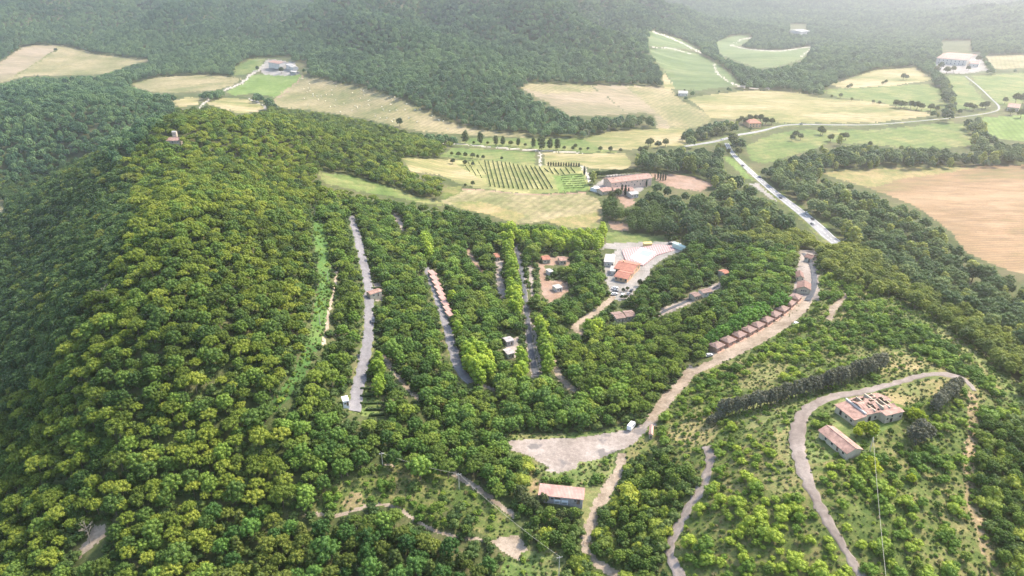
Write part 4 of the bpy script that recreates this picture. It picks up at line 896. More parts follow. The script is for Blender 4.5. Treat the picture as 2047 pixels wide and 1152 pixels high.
# the roofless farmhouse on the knoll
def ruin():
    F = gp(1741, 853); R = gp(1801, 838); Bk = gp(1684, 817)
    u = Vector((R.x-F.x, R.y-F.y)); L = u.length; u /= L; v = Vector((-u.y, u.x)); D = (Vector((Bk.x-F.x, Bk.y-F.y))).dot(v); z0 = min(F.z, R.z, zat(*(Vector((F.x,F.y))+v*D)))
    z0 = max(F.z, R.z)-.2; root = empty('ruined_farmhouse', (F.x, F.y, z0), math.atan2(u.y, u.x), label='large derelict cream farmhouse with collapsed tiled roof, ringed by the old road', cat='farmhouse')
    rng = random.Random(3); h = 3.5; rh = 1.9; t = .4; nx = L*.42   # notch at the front left
    w = MB(); ny = D*.22
    def wall(x0, y0, x1, y1, hh, base=-3): w.box(min(x0,x1)-(t/2 if x0 == x1 else 0), max(x0,x1)+(t/2 if x0 == x1 else 0), min(y0,y1)-(t/2 if y0 == y1 else 0), max(y0,y1)+(t/2 if y0 == y1 else 0), base, hh)
    wall(nx, 0, L, 0, h+.5); wall(L, .2, L, D-.2, h+.15); wall(0, D, L, D, h+.1); wall(0, ny+.2, 0, D-.2, h+.1); wall(0, ny, nx-.2, ny, h); wall(nx, .2, nx, ny-.2, h+.05)
    for x in (.28, .55, .78): wall(L*x, ny+.2, L*x, D-.2, h+.9+(x == .55)*.7)
    for k, y in ((.5, 0), (.72, .3)): wall(L*(.28+y), D*k, L*(.55+y*.7)-.2, D*k, h+.7)
    w.build('wall', M_['cream'], root)
    MB().box(.2, L-.2, ny+.2, D-.2, -2.8, .5).build('rubble_floor', M_['rubble'], root)
    # roof in patches: whole strips at the eaves, big holes inside
    tiles = MB(); nX, nY = 15, 13; ym = (ny+D)/2
    def zr(x, y):
        return h+.25+rh*(1-abs(y-ym)/((D-ny)/2))*.8+.06*math.sin(x*2.1)
    sx = (L+.8)/nX; sy = (D-ny+.8)/nY
    holes = [(.22,.75,.17),(.30,.32,.10),(.50,.78,.10),(.62,.62,.09),(.68,.38,.14),(.80,.55,.10),(.86,.30,.10),(.45,.52,.06),(.40,.16,.05),(.74,.84,.08)]
    for i in range(nX):
        for j in range(nY):
            cx, cy = (i+.5)/nX, (j+.5)/nY
            if any((cx-a)**2+(cy-b)**2 < (r*rng.uniform(.75,1.25))**2 for a, b, r in holes): continue
            x0, x1 = -.4+i*sx, -.4+(i+1)*sx-.002; y0, y1 = ny-.4+j*sy, ny-.4+(j+1)*sy-.002; d = rng.uniform(-.05,.05)
            tiles.slab([(x0,y0,zr(x0,y0)+d),(x1,y0,zr(x1,y0)+d),(x1,y1,zr(x1,y1)+d),(x0,y1,zr(x0,y1)+d)], .14)
    rf = tiles.build('roof', M_['rose'], root)
    r2 = MB(); r2.slab([(nx-.4,-.5,h+.55),(L+.5,-.5,h+.55),(L+.5,ny-.45,h+.8),(nx-.4,ny-.45,h+.8)], .16); r2.build('front_roof', M_['rose'], root)
    for a, c, r in holes:
        for k in range(3):
            x = a*L+rng.uniform(-1,1); y = ny+c*(D-ny)+rng.uniform(-1,1); an = rng.uniform(0,3.1); l = rng.uniform(1.2,2.8)
            b = MB(); b.tube((x-math.cos(an)*l/2, y-math.sin(an)*l/2, h+rng.uniform(-.8,.6)), (x+math.cos(an)*l/2, y+math.sin(an)*l/2, h+rng.uniform(0,1.2)), .11, n=4); b.build('broken_beam', M_['beam'], root)
    rb = MB()
    for k in range(70):
        a, c, r = rng.choice(holes[:6]); x = min(L-.8, max(.6, a*L+rng.gauss(0,1.3))); y = min(D-.6, max(ny+.6, ny+c*(D-ny)+rng.gauss(0,1.3))); s = rng.uniform(.25,.8)
        rb.box(x-s/2, x+s/2, y-s/3, y+s/3, .5, .5+s*rng.uniform(.8,2.6), rng.uniform(0,3), (x, y))
    rb.build('rubble', M_['rubble'], root, kind='stuff')
    # the verge wall between house and wing, and the lower wing
    pr = MB(); pr.box(-.75, -.25, ny, D+.3, h-.2, h+.75); pr.build('parapet', M_['white'], root)
    W = L*.42; m = MB(); m.box(-W, -.25, D*.18, D*.94, -3, 2.6); m.build('wing_wall', M_['cream'], root)
    m = MB(); m.slab([(-W-.5,D*.15,2.85),(-.76,D*.15,3.6),(-.76,D*.97,3.6),(-W-.5,D*.97,2.85)], .17); m.build('wing_roof', M_['rose'], root)
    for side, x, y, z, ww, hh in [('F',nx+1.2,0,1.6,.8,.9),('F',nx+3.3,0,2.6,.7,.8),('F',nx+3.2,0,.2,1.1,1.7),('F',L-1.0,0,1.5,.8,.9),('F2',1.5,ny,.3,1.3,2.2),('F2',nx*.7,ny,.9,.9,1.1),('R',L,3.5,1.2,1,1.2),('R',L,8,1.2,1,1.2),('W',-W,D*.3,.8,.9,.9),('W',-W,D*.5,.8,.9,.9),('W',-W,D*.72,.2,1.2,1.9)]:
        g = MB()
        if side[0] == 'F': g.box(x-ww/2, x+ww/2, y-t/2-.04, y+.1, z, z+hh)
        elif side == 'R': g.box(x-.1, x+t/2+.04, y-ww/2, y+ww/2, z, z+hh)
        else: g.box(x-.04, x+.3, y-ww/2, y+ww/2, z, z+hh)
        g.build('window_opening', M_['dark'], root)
    clear_at(gp(1738, 838), 3, 66, 34); clear_at(gp(1690, 840), 2, 22, 22)
ruin()
r, L, D, O, rz = house('outbuilding', 'long narrow cream outbuilding with faded rose roof, beside the ruined farmhouse', 'outbuilding', (1690,920), (1719,912), (1655,868), 2.6, 1.3, 'cream', 'rose', 'y', o=.5,
      wins=[('L',.12,.9,1,1,'w'),('L',.32,.2,1.1,1.9,'d'),('L',.52,.9,1,1,'w'),('L',.75,.9,1,1,'w'),('R',.05,.2,1.1,1.8,'d')])
# long shed below the gravel yard
r, L, D, O, rz = house('red_roofed_shed', 'long grey shed with flat pinkish red sheet roof, below the gravel yard', 'shed', (1078,1004), (1164,1017), (1084,976), 2.9, .6, 'grey', 'sheet', 'lean', o=.5, depth=5.0,
      wins=[('F',.42,.05,2.2,2.4,'d'),('F',.90,.05,1.3,2.2,'d'),('F',.84,1.2,.9,.9,'w'),('F',.3,1.2,.9,.9,'w')], fr='grey')
def rig(a, b, label):
    """white boxy trailer with a lifted awning"""
    A, B = gp(*a), gp(*b); rz_ = math.atan2(B.y-A.y, B.x-A.x); root = empty('box_trailer', (A.x, A.y, max(A.z, B.z)), rz_, label=label, cat='trailer', group='white box trailers parked against the shed')
    L = 2.5; m = MB(); m.prism([(0,.45),(3.6,.45),(3.6,2.35),(3.3,2.5),(.3,2.5),(0,2.3)], 0, L, 'x'); m.build('body', M_['canvas'], root)
    for x in (.1, L-.3):
        w_ = MB(); w_.tube((x,1.8,.35),(x+.22,1.8,.35),.35, n=10); w_.build('wheel', M_['tyre'], root)
    MB().box(.3, L-.3, -.05, .02, .7, 1.5).build('rear_door', M_['metal'], root); MB().box(L/2-.05, L/2+.05, 3.6, 4.6, .45, .55).build('drawbar', M_['metal'], root)
rig((1107,1008), (1117,1009.5), 'white box trailer against the shed front, left one of the pair'); rig((1122,1010), (1132,1012), 'white box trailer against the shed front, right one of the pair')

# timber cabins along the upper road
CAB = [(1439,698),(1462,687),(1483,676),(1503,666),(1520,656),(1538,645.5),(1554,634.5),(1570,623.5),(1584,611.5),(1597,599.5)]
WHICH = ['nearest to the parked silver car','second from the parked silver car','third from the parked silver car','fourth from the parked silver car','fifth from the parked silver car','fifth from the far end of the row','fourth from the far end of the row','third from the far end of the row','next but one to the cream bungalow','last before the cream bungalow']
cab0 = []
for i, (px, py) in enumerate(CAB):
    p = gp(px, py+4); q0 = gp(*CAB[max(0, i-1)]); q1 = gp(*CAB[min(len(CAB)-1, i+1)]); an = math.atan2(q1.y-q0.y, q1.x-q0.x)
    L, D, h, rh = 6.0, 5.2, 2.7, 1.0
    lab = 'small brown timber cabin with shingled hip roof, '+WHICH[i]
    if not cab0:
        root = empty('timber_cabin', (0,0,0), label=lab, cat='cabin', group='timber cabins along the upper camp road')
        body(L, D, h, 0, 'n', -L/2, -D/2).build('wall', M_['wood'], root); roof(L, D, h, rh, 'x', .5, .16, -L/2, -D/2, hip=1.6).build('roof', M_['cabinroof'], root)
        sub = empty('t', (0,0,0)); bpy.data.objects.remove(sub)
        for x in (-1.9, 1.9):
            g = MB(); g.box(x-.55, x+.55, -D/2-.07, -D/2+.03, .9, 2.0); o = g.build('window', M_['frame'], root); MB().box(x-.42, x+.42, -D/2-.10, -D/2-.02, 1.02, 1.9).build('pane', M_['glass'], o)
        g = MB(); g.box(-.5, .5, -D/2-.07, -D/2+.03, .1, 2.15); o = g.build('door', M_['frame'], root); MB().box(-.38, .38, -D/2-.10, -D/2-.02, .15, 2.05).build('door_leaf', M_['beam'], o)
        MB().box(-L/2, L/2, -D/2-1.3, -D/2-.02, -.6, .12).build('deck', M_['wood'], root)
        for x0, x1 in ((-L/2+.1, -.8), (L/2-.1, .8)):
            g = MB(); g.tube((x0, -D/2-1.25, .1), (x0, -D/2-1.25, 1.0), .05, n=5); g.tube((x0, -D/2-1.25, .97), (x1, -D/2-1.25, .97), .04, n=5); g.tube((x1, -D/2-1.25, .1), (x1, -D/2-1.25, 1.0), .05, n=5); g.build('railing', M_['wood'], root)
        cab0 = [root]; r = root
    else:
        r = cab0[0].copy(); C.objects.link(r); tag(r, lab)
        for ch in list(cab0[0].children):
            if ch.parent != cab0[0]: continue
            c2 = ch.copy(); C.objects.link(c2); c2.parent = r
            for g3 in ch.children: d3 = g3.copy(); C.objects.link(d3); d3.parent = c2
    r.location = (p.x-math.sin(an)*2.4, p.y+math.cos(an)*2.4, p.z+.15); r.rotation_euler = (0,0,an)
    clear_at(p, 2, 16, 13)
house('holiday_bungalow', 'cream gabled bungalow with brown roof on the inside of the road bend', 'bungalow', (1592,588), (1618,588), (1594,565), 2.8, 1.7, 'cream', 'brown', 'y', o=.5, depth=9, wins=[('F',.36,1.1,.8,1,'w'),('F',.52,1.1,.8,1,'w'),('F',.68,1.1,.8,1,'w'),('R',.3,1,1,1,'w'),('R',.7,1,1,1,'w')])
house('holiday_bungalow', 'half hidden brown roofed bungalow just behind the cream gabled one', 'bungalow', (1592,563), (1605,563), (1594,548), 2.6, 1.2, 'cream', 'brown', 'y', depth=8, wins=rowF(2,1,.8,.9))
house('reception_lodge', 'small white walled lodge with brown roof where the dark road ends', 'lodge', (1607,522), (1620,525), (1604,508), 2.6, 1.1, 'white', 'brown', 'x', depth=6, wins=[('F',.25,1,1,1,'w'),('F',.75,.1,1,2,'d'),('R',.5,1,1,1,'w')])
MB().box(1,2,1,2,0,1)
# restaurant block by the pool
house('restaurant', 'red tiled restaurant, larger roof nearest the pool terrace', 'restaurant', (1229,546), (1263,553), (1236,529), 3.6, 1.7, 'orange', 'red', 'x', o=.8, wins=rowF(5,1,1.4,1.6)+rowF(3,1,1.2,1.5,s='R',a=.2,b=.8), chim=(.2,.6,.6))
house('restaurant_annex', 'lower red tiled annex in front of the restaurant, facing the plaza', 'annex', (1229,561), (1253,566), (1234,548), 3.0, 1.4, 'orange', 'red', 'x', o=.7, wins=rowF(3,1,1.2,1.4)+rowF(2,1,1.2,1.5,s='R',a=.3,b=.8))
house('flat_roofed_block', 'white flat roofed block at the pines, left of the restaurant', 'service building', (1207,532), (1226,534), (1210,517), 3.2, .2, 'white', 'concrete', 'flat', o=.25, wins=rowF(3,1,.9,1))
house('flat_roofed_block', 'small white flat roofed block, in front of the annex wall', 'service building', (1219,550), (1229,551), (1221,540), 2.8, .2, 'white', 'concrete', 'flat', o=.2, wins=rowF(2,1,.8,.9))
def sheet_area(name, pts, mat, dz, th=.12, **kw):
    P = [gp(*p) for p in pts]; z = sum(p.z for p in P)/len(P)+dz; c = sum((Vector((p.x,p.y,0)) for p in P), Vector())/len(P)
    n = len(P); v = [(p.x-c.x, p.y-c.y, 0) for p in P]+[(p.x-c.x, p.y-c.y, -th) for p in P]
    m = MB(); m.add(v, [tuple(range(n)), tuple(range(2*n-1, n-1, -1))]+[(i, n+i, n+(i+1) % n, (i+1) % n) for i in range(n)])
    return m.build(name, mat, kw.pop('parent', None), **kw), Vector((c.x, c.y, z))
def pool():
    zz = gp(1290, 512).z
    def poly(nm, pts, mat, z0, par, hole=None):
        P = [gp(*p) for p in pts]; n = len(P); m = MB(); v = [(p.x-O.x, p.y-O.y, z0) for p in P]+[(p.x-O.x, p.y-O.y, -2.5) for p in P]
        m.add(v, [tuple(range(n)), tuple(range(2*n-1, n-1, -1))]+[(i, n+i, n+(i+1) % n, (i+1) % n) for i in range(n)]); return m.build(nm, mat, par)
    O = gp(1290, 512); root = empty('swimming_pool', (O.x, O.y, O.z+.9), label='turquoise swimming pool set in a white and pink striped terrace', cat='swimming pool')
    poly('pink_terrace', [(1243,503),(1268,497),(1284,496),(1313,491),(1342,492),(1350,500),(1312,512),(1285,533),(1250,522)], M_['pinkdeck'], .0, root)
    poly('white_surround', [(1281,498),(1311,506.5),(1286,530),(1259,518)], M_['canvas'], .12, root)
    poly('water', [(1286,502),(1307,507),(1296,517),(1275,511)], M_['water'], .16, root)
    fe = MB(); pts = [gp(*p) for p in [(1241,500),(1243,508),(1247,520),(1285,534)]]
    for a, b in zip(pts[:-1], pts[1:]):
        n = int((b-a).length/2)+1
        for i in range(n): q = a+(b-a)*i/n-O; fe.tube((q.x,q.y,-.8), (q.x,q.y,.9), .05, n=4)
        A, B = a-O, b-O; fe.tube((A.x,A.y,.85), (B.x,B.y,.85), .04, n=4); fe.tube((A.x,A.y,.4), (B.x,B.y,.4), .03, n=4)
    fe.build('railing', M_['metal'], root)
pool()
CLEAR.append((1275., 520., (52, 22)))
house('sunshade', 'long yellow sunshade standing above the pool terrace', 'sunshade', (1287,494), (1303,493), (1287,491), 2.4, .3, 'yellow', 'yellow', 'lean', depth=2.5, o=.2)
house('green_shed', 'pale green metal shed at the far corner of the pool car park', 'shed', (1368,503), (1374,501), (1363,488), 2.6, .5, 'greenish', 'greenish', 'y', o=.15, wins=[('F',.5,.1,1.4,1.9,'d')])
# camp lanes: huts, mobile homes
LROW = [((859+4.1*i*1.02,558+10.2*i),(868-.12*i+4.1*i*1.02,557+10.2*i)) for i in range(9)]
LTX = ['farthest up the lane, by the dark cars']+['%s down from the head of the row' % q for q in ('second','third','fourth','fifth','sixth','seventh','eighth')]+['last at the lower end of the row']
for (a, b), tx in zip(LROW, LTX):
    house('lane_hut', 'little hut with terracotta awning roof, '+tx, 'hut', (a[0]+6,a[1]), (b[0]+6,b[1]), (a[0]+5,a[1]-9), 2.1, .5, 'cream', 'sheet', 'lean', o=.25, tight=.8, wins=[('F',.5,.1,.9,1.8,'d')], group='terracotta huts down the middle camp lane')
for a, b, c, wall, rf, rd, tx in [((1085,527),(1100,527),(1086,519),'cream','red','x','red roofed cabin in the clearing left of the round pine stand'),((1119,529),(1132,529),(1120,521),'cream','rose','x','pinkish roofed cabin half under the pines of the clearing'),
      ((991,522),(999,522),(990,514),'cream','red','x','tiny red roofed hut at the head of the short grey lane'),((1013,693),(1027,691),(1016,683),'grey','grey','x','pale grey roofed caravan under trees beside the dark lane'),((1015,718),(1028,716),(1018,706),'white','grey','x','white caravan with grey roof, nearest the foot of the dark lane'),
      ((1232,646),(1250,643),(1234,632),'cream','cabinroof','x','brownish roofed bungalow alone in the trees above the pines'),((1252,642),(1270,640),(1254,630),'cream','cabinroof','x','second brownish roofed bungalow alone in the trees above the pines'),((1388,602),(1400,598),(1390,592),'cream','cabinroof','x','bungalow roof beside the dark lane in the wooded slope'),((1405,596),(1424,590),(1408,587),'white','cabinroof','x','longer bungalow roof beside the dark lane in the wooded slope'),
      ((1448,556),(1458,552),(1449,546),'cream','red','x','small reddish roof at the top of the wooded slope lane'),((741,600),(764,599),(742,592),'cream','rose','x','small pitch hut with pink roof beside the long grey lane'),((1098,552),(1106,551),(1098,545),'white','concrete','x','white caravan in the pink earth clearing'),((1112,585),(1124,583),(1113,577),'white','concrete','x','white caravan at the lower end of the pink earth clearing')]:
    house('caravan' if 'caravan' in tx else 'hut', tx, 'caravan' if 'caravan' in tx else 'hut', a, b, c, 2.5, .7 if 'caravan' not in tx else .25, wall, rf, rd, o=.25, wins=[('F',.3,.9,.9,.9,'w'),('F',.7,.1,.8,1.8,'d')])
house('service_cabin', 'white service cabin at the foot of the long grey lane', 'cabin', (687,816), (699,817), (687,804), 2.5, .2, 'canvas', 'canvas', 'flat', o=.12, wins=[('F',.35,.9,.8,.9,'w'),('F',.75,.1,.8,1.9,'d')])
# villa between vineyard and woods
house('villa', 'long pinkish villa with tiled roof between vineyard and cypresses', 'villa', (1222,379), (1302,372), (1225,368), 6.0, 2.0, 'pink', 'rose', 'x', o=.6, wins=rowF(7,3.8,.9,1.2)+rowF(6,.8,1.0,1.6,a=.14,b=.86)+[('L',.5,3.6,.9,1.2,'w')], chim=(.12,.4,1.0))
house('villa_wing', 'lower tiled wing in front of the pink villa, behind three cypresses', 'house wing', (1228,391), (1266,391), (1230,383), 3.6, 1.4, 'pink', 'rose', 'x', o=.5, wins=rowF(4,1,.9,1.4))
house('stable', 'pale annex with low pink roof at the left end of the villa', 'annex', (1204,391), (1225,388), (1206,382), 3.0, 1.1, 'cream', 'rose', 'x', wins=rowF(3,1,.8,1))
house('pavilion', 'white garden pavilion at the right of the villa court', 'pavilion', (1262,397), (1276,395), (1264,389), 3.0, .9, 'white', 'concrete', 'x', wins=rowF(3,.6,.9,1.6))
house('tent', 'white garden tent left of the villa among trees', 'tent', (1192,385), (1200,382), (1193,377), 2.4, 1.0, 'canvas', 'canvas', 'x', o=.2, wins=[('F',.5,.1,1.2,1.8,'d')])
# far farms
house('farmhouse', 'white walled farmhouse with tiled roof at the end of the white track', 'farmhouse', (538,137), (560,141), (541,127), 6.5, 2.2, 'white', 'rose', 'x', wins=rowF(4,3.8,1,1.3)+rowF(4,1,1,1.4), chim=(.3,.5,.9))
house('barn', 'low pale barn to the right of the white farmhouse', 'barn', (572,137), (586,143), (576,130), 4.0, 1.6, 'white', 'concrete', 'x', wins=[('F',.5,.1,2.5,2.6,'d')])
house('tool_shed', 'small grey shed at the right corner of the green field', 'shed', (580,149), (592,150), (582,146), 2.6, .8, 'grey', 'concrete', 'x', wins=[('F',.5,.1,1.4,1.9,'d')])
house('roadside_house', 'orange house with red tiled hip roof beside the valley road', 'house', (1497,256), (1521,256), (1499,247), 5.2, 2.4, 'orange', 'red', 'x', hip=5, o=.6, wins=rowF(4,3.2,1,1.2)+rowF(4,.9,1,1.5), chim=(.6,.5,.8))
house('winery', 'large white building with pinkish roof in bright haze at upper right', 'winery', (1870,128), (1930,132), (1876,117), 10, 2.6, 'white', 'rose', 'x', wins=rowF(7,6,1.4,1.6)+rowF(7,1.5,1.4,2), o=.8)
house('winery_annex', 'small pale annex right of the large white winery', 'annex', (1936,134), (1955,135), (1938,128), 6, 2, 'white', 'rose', 'x', wins=rowF(3,2,1.2,1.4))
house('hilltop_house', 'red roofed house sunk in trees on the hilltop', 'house', (333,294), (360,294), (336,286), 3.4, 1.5, 'stone', 'rose', 'x', tight=.55, depth=7, wins=rowF(3,1.5,1,1.3))
house('hilltop_tower', 'slim pale stone tower rising behind the red roof on the hilltop', 'tower', (347,284), (355,284), (348,280), 6.8, .7, 'stone', 'concrete', 'x', o=.15, tight=.35, depth=2.6, wins=rowF(2,5.0,.7,1,a=.3,b=.7))
house('cottage', 'white cottage beside the upper vineyard slope', 'cottage', (1356,192), (1374,193), (1358,187), 4, 1.5, 'white', 'concrete', 'x', wins=rowF(3,1.2,1,1.2))
house('cottage', 'pale cottage on the hazy wooded hill at upper right', 'cottage', (1600,70), (1618,70), (1601,65), 5, 2, 'white', 'concrete', 'x', wins=rowF(3,1.2,1,1.2))
house('farm_cottage', 'pink roofed farm cottage at the right edge by the road fork', 'cottage', (2012,222), (2035,224), (2014,214), 5, 2, 'cream', 'rose', 'x', wins=rowF(3,1.5,1,1.2))
house('pump_house', 'low brown roofed hut on the gravel yard corner', 'hut', (1297,878), (1304,878), (1302,860), 2.0, .5, 'stone', 'sheet', 'y', o=.2, wins=[('F',.5,.1,.9,1.6,'d')])

# ---- vehicles
def car(px, py, head, paint, label, suv=0, group='cars'):
    p = gp(px, py) if not isinstance(px, Vector) else px
    root = empty('parked_car' if 'parked' in label else 'car', (p.x, p.y, p.z+.25 if py is not None else p.z), head, label=label, cat='car', group=group); r = suv*.25
    m = MB(); m.prism([(-2.1,.35),(2.1,.35),(2.15,.62),(2.05,.85+r*.3),(1.15,.95+r*.4),(-1.75,1.0+r*.5),(-2.12,.9+r*.4),(-2.16,.6)], -.86, .86); m.build('body', CAR[paint], root)
    m = MB(); b = .95+r*.4; t = 1.45+r
    m.add([(-1.7,-.82,b),(1.1,-.82,b),(1.1,.82,b),(-1.7,.82,b),(-1.25-.25*suv,-.66,t-.04),(.35,-.66,t-.04),(.35,.66,t-.04),(-1.25-.25*suv,.66,t-.04)], [(3,2,1,0),(4,5,6,7),(0,1,5,4),(1,2,6,5),(2,3,7,6),(3,0,4,7)]); m.build('window', M_['glass'], root)
    MB().box(-1.28-.25*suv, .38, -.68, .68, t-.05, t+.02).build('roof', CAR[paint], root)
    for x in (-1.3, 1.32):
        for y in (-.88, .70): w_ = MB(); w_.tube((x,y,.33),(x,y+.18,.33),.33, n=12); w_.build('wheel', M_['tyre'], root)
    for y in (-.72, .42): MB().box(2.06, 2.17, y, y+.3, .62, .78).build('headlight', M_['canvas'], root)
    return root
def on_road(key, px, off, paint, label, rev=0, suv=0):
    cx, cy, w, n, zc = RIB[key]; g = gp(*px); i = int(np.argmin((cx-g.x)**2+(cy-g.y)**2)); i = min(max(i, 1), len(cx)-2)
    a = math.atan2(cy[i+1]-cy[i-1], cx[i+1]-cx[i-1])+(math.pi if rev else 0)
    car(Vector((cx[i]+n[i,0]*off, cy[i]+n[i,1]*off, zc[i]+.05)), None, a, paint, label, suv, 'cars on the highway')
on_road('highway', (1628,440), 2, 'black', 'black car on the highway close to where the trees hide it')
on_road('highway', (1626,450), -3, 'grey', 'dark grey car keeping left on the highway near the trees', 1)
on_road('highway', (1607,428), 3, 'white', 'white car on the outer side of the highway', 1)
on_road('highway', (1568,397), -2, 'black', 'dark car passing the pale lay-by on the highway')
on_road('highway', (1512,356), 2, 'blue', 'dark blue car above the lay-by on the highway')
on_road('highway', (1485,332), -2, 'grey', 'grey car beside the bright grass verge')
on_road('valley', (1442,280), 1, 'white', 'white car nearing the junction'); on_road('valley', (1600,249), 1, 'grey', 'grey car on the hazy valley road')
on_road('lane_c', (859,551), -1.5, 'black', 'black parked car by the huts, highest on the lane', suv=1); on_road('lane_c', (864,563), -1.5, 'grey', 'dark parked car by the huts, middle of three'); on_road('lane_c', (868,574), -1.5, 'white', 'white parked car by the huts, lowest of three')
on_road('lane_a', (729,642), -2.2, 'black', 'dark parked car on the left edge of the long grey lane'); on_road('lane_a', (733,716), 3, 'black', 'black parked car under the trees right of the long grey lane')
car(1417, 713, .35, 'silver', 'silver parked car beside the first timber cabin', group='cars parked in the camp'); car(1590, 650, .9, 'white', 'white parked car on the outer edge of the cabin road', group='cars parked in the camp')
for px, py, hd, c, t in [(1229,578,.3,'white','uppermost by the annex'),(1230,584,.3,'grey','second down by the annex'),(1228,590,.3,'white','lowest by the pines'),(1262,583,1.2,'black','alone in the middle of the plaza'),(1256,590,1.1,'grey','near the plaza palms'),(1244,592,1.2,'white','at the dirt road mouth')]:
    car(px, py, hd, c, '%s parked car on the plaza, %s' % (c, t), group='cars parked on the plaza')
for px, py, hd, c, t in [(1340,489,.1,'grey','left'),(1349,489,.1,'black','middle'),(1356,490,.1,'silver','right')]: car(px, py, hd, c, '%s parked car above the pool car park, %s of three' % (c, t), group='cars by the pool')
def tank(px, py):
    p = gp(px, py); root = empty('camper_van', (p.x, p.y, p.z+.1), 1.0, label='white camper van parked on the verge of the gravel yard', cat='van')
    m = MB(); m.prism([(-2.6,.4),(2.5,.4),(2.6,1.1),(1.9,1.5),(1.6,2.5),(-2.5,2.5),(-2.6,2.3)], -1, 1); m.build('body', CAR['white'], root); MB().box(1.75, 2.0, -.85, .85, 1.3, 1.9).build('windscreen', M_['glass'], root)
    for y in (-1.03, 1.0): MB().box(-1.2, .6, y, y+.03, 1.5, 2.0).build('window', M_['glass'], root)
    for x in (-1.6, 1.6):
        for y in (-1.02, .8): w_ = MB(); w_.tube((x,y,.36),(x,y+.22,.36),.36, n=12); w_.build('wheel', M_['tyre'], root)
    clear_at(p, 2, 8, 8)
tank(1262, 856)

# ---- poles, gate, cable
def pole(px, py, h, label, arm=1, rz=.3):
    p = gp(px, py); root = empty('utility_pole', p, rz, label=label, cat='utility pole', group='utility poles'); m = MB(); m.tube((0,0,-.5),(0,0,h),.17,.11,8); m.build('post', M_['polewood'], root)
    if arm:
        MB().box(-1.0, 1.0, -.07, .07, h-.55, h-.38).build('crossarm', M_['polewood'], root)
        for x in (-.9, 0, .9):
            q = MB(); q.tube((x,0,h-.38 if x else h),(x,0,h-.1 if x else h+.25),.07,.05,6); q.build('insulator', M_['canvas'], root)
    a = project(p.x, p.y, p.z+h*.5); CLEAR.append((float(a[0]), float(a[1]), (3, h*.5*FPX/float(a[2])*.8)))
    return p+Vector((0,0,h))
tops = [pole(765,932,6.5,'pole in the trees at the left end of the lower track'), pole(918,978,7.5,'pole with crossarm above the meadow beside the pinkish track'), pole(1117,1156,10,'pole with crossarm at the bottom edge of the picture')]
pole(629,432,6,'short pole at the head of the green clearing',0); pole(656,562,6,'thin pole in the green clearing beside the path',0); pole(640,650,6,'thin pole low in the green clearing',0)
pe = [pole(1738,905,7,'thin pole behind the yellow green tree by the outbuilding',0), gp(1760,1230)+Vector((0,0,10))]
def cable(a, b, sag, label, r=.035):
    root_m = MB(); P = [a.lerp(b, t/14)-Vector((0,0,sag*4*(t/14)*(1-t/14))) for t in range(15)]
    for p, q in zip(P[:-1], P[1:]): root_m.tube(p-a, q-a, r, n=4)
    o = root_m.build('power_cable', M_['polewood'], label=label, cat='cable', group='power cables'); o.location = a
cable(tops[0], tops[1], 1.0, 'power cable over the meadow between two poles'); cable(tops[1], tops[2], 1.5, 'power cable from the meadow pole to the bottom edge'); cable(pe[0], pe[1], 1.0, 'pale power cable running down from the outbuilding', .05)
def gate():
    a, b = gp(1166,1088), gp(1183,1092); d = b-a; root = empty('track_gate', a, math.atan2(d.y, d.x), label='small wooden gate across the track below the shed', cat='gate'); L = Vector((d.x,d.y)).length
    for x in (0, L): m = MB(); m.tube((x,0,-.3),(x,0,1.5),.09, n=6); m.build('post', M_['polewood'], root)
    m = MB()
    for z in (.35,.75,1.15): m.box(.1, L-.1, -.03, .03, z, z+.1)
    m.build('rail', M_['beam'], root)
gate()

# ---- hay bales on the big field, vine rows, planted trees
rng = random.Random(9)
def bale(x, y, lab, src=[None]):
    z = zat(x, y)
    if src[0] is None:
        m = MB(); m.tube((0,-.7,.72),(0,.7,.72),.78, n=12); o = m.build('hay_bale', M_['hay'], label=lab, cat='hay bale', group='hay bales scattered over the big cut field'); src[0] = o
    else: o = src[0].copy(); C.objects.link(o)
    o.location = (x, y, z); o.rotation_euler = (0,0,rng.uniform(0,3)); tag(o, lab)
n = 0
while n < 64:
    px = rng.uniform(600, 900); py = 175+(px-600)*.20+rng.uniform(-22, 34)
    if glook(np.array([px]), np.array([py]))[0] == GI['hay_field'] and vlook(np.array([px]), np.array([py]))[0] == 0 and py < 262:
        p = gp(px, py); bale(p.x, p.y, 'pale round hay bale lying on the big cut field below the wooded hill'); n += 1
VINE = leaf_mat('vine_leaves', [(.03,.065,.02),(.05,.095,.028),(.09,.14,.035)])
def vine_row(a, b, label, h=1.7, gap=.07):
    A, B = gp(*a), gp(*b); d = B-A; L = d.length; u = d/L; r = np.random.RandomState(int(a[0]*7)); vs = []; fs = []; k = 0; iv, fi = ico(); t = 0
    while t < L:
        if r.rand() > gap:
            x = A.x+u.x*t; y = A.y+u.y*t; s = np.array([.45, .45, h/2])*r.uniform(.75,1.2,3); v = iv*s*r.uniform(.8,1.2,(len(iv),1)); vs.append(v+np.array([x-A.x, y-A.y, zat(x,y)-A.z+h*.5])); fs.append(fi+k); k += len(iv)
        t += 1.15
    me = np_mesh('vine_row', np.concatenate(vs), np.concatenate(fs), VINE); o = mesh_obj('vine_row', me, label=label, cat='vine row', group='rows of vines in the vineyard'); o.location = A
tp = [(969,322),(976,323),(985,323),(994,324),(1002,325),(1010,326),(1018,327),(1026,329),(1035,331),(1043,332),(1051,333),(1061,334),(1069,335),(1078,336)]
bt = [(981,374),(990,375),(999,376),(1008,377),(1018,377.5),(1027,378),(1037,378.5),(1046,379),(1056,379.5),(1066,379.5),(1076,379.5),(1086,379.5),(1095,379),(1104,377.5)]
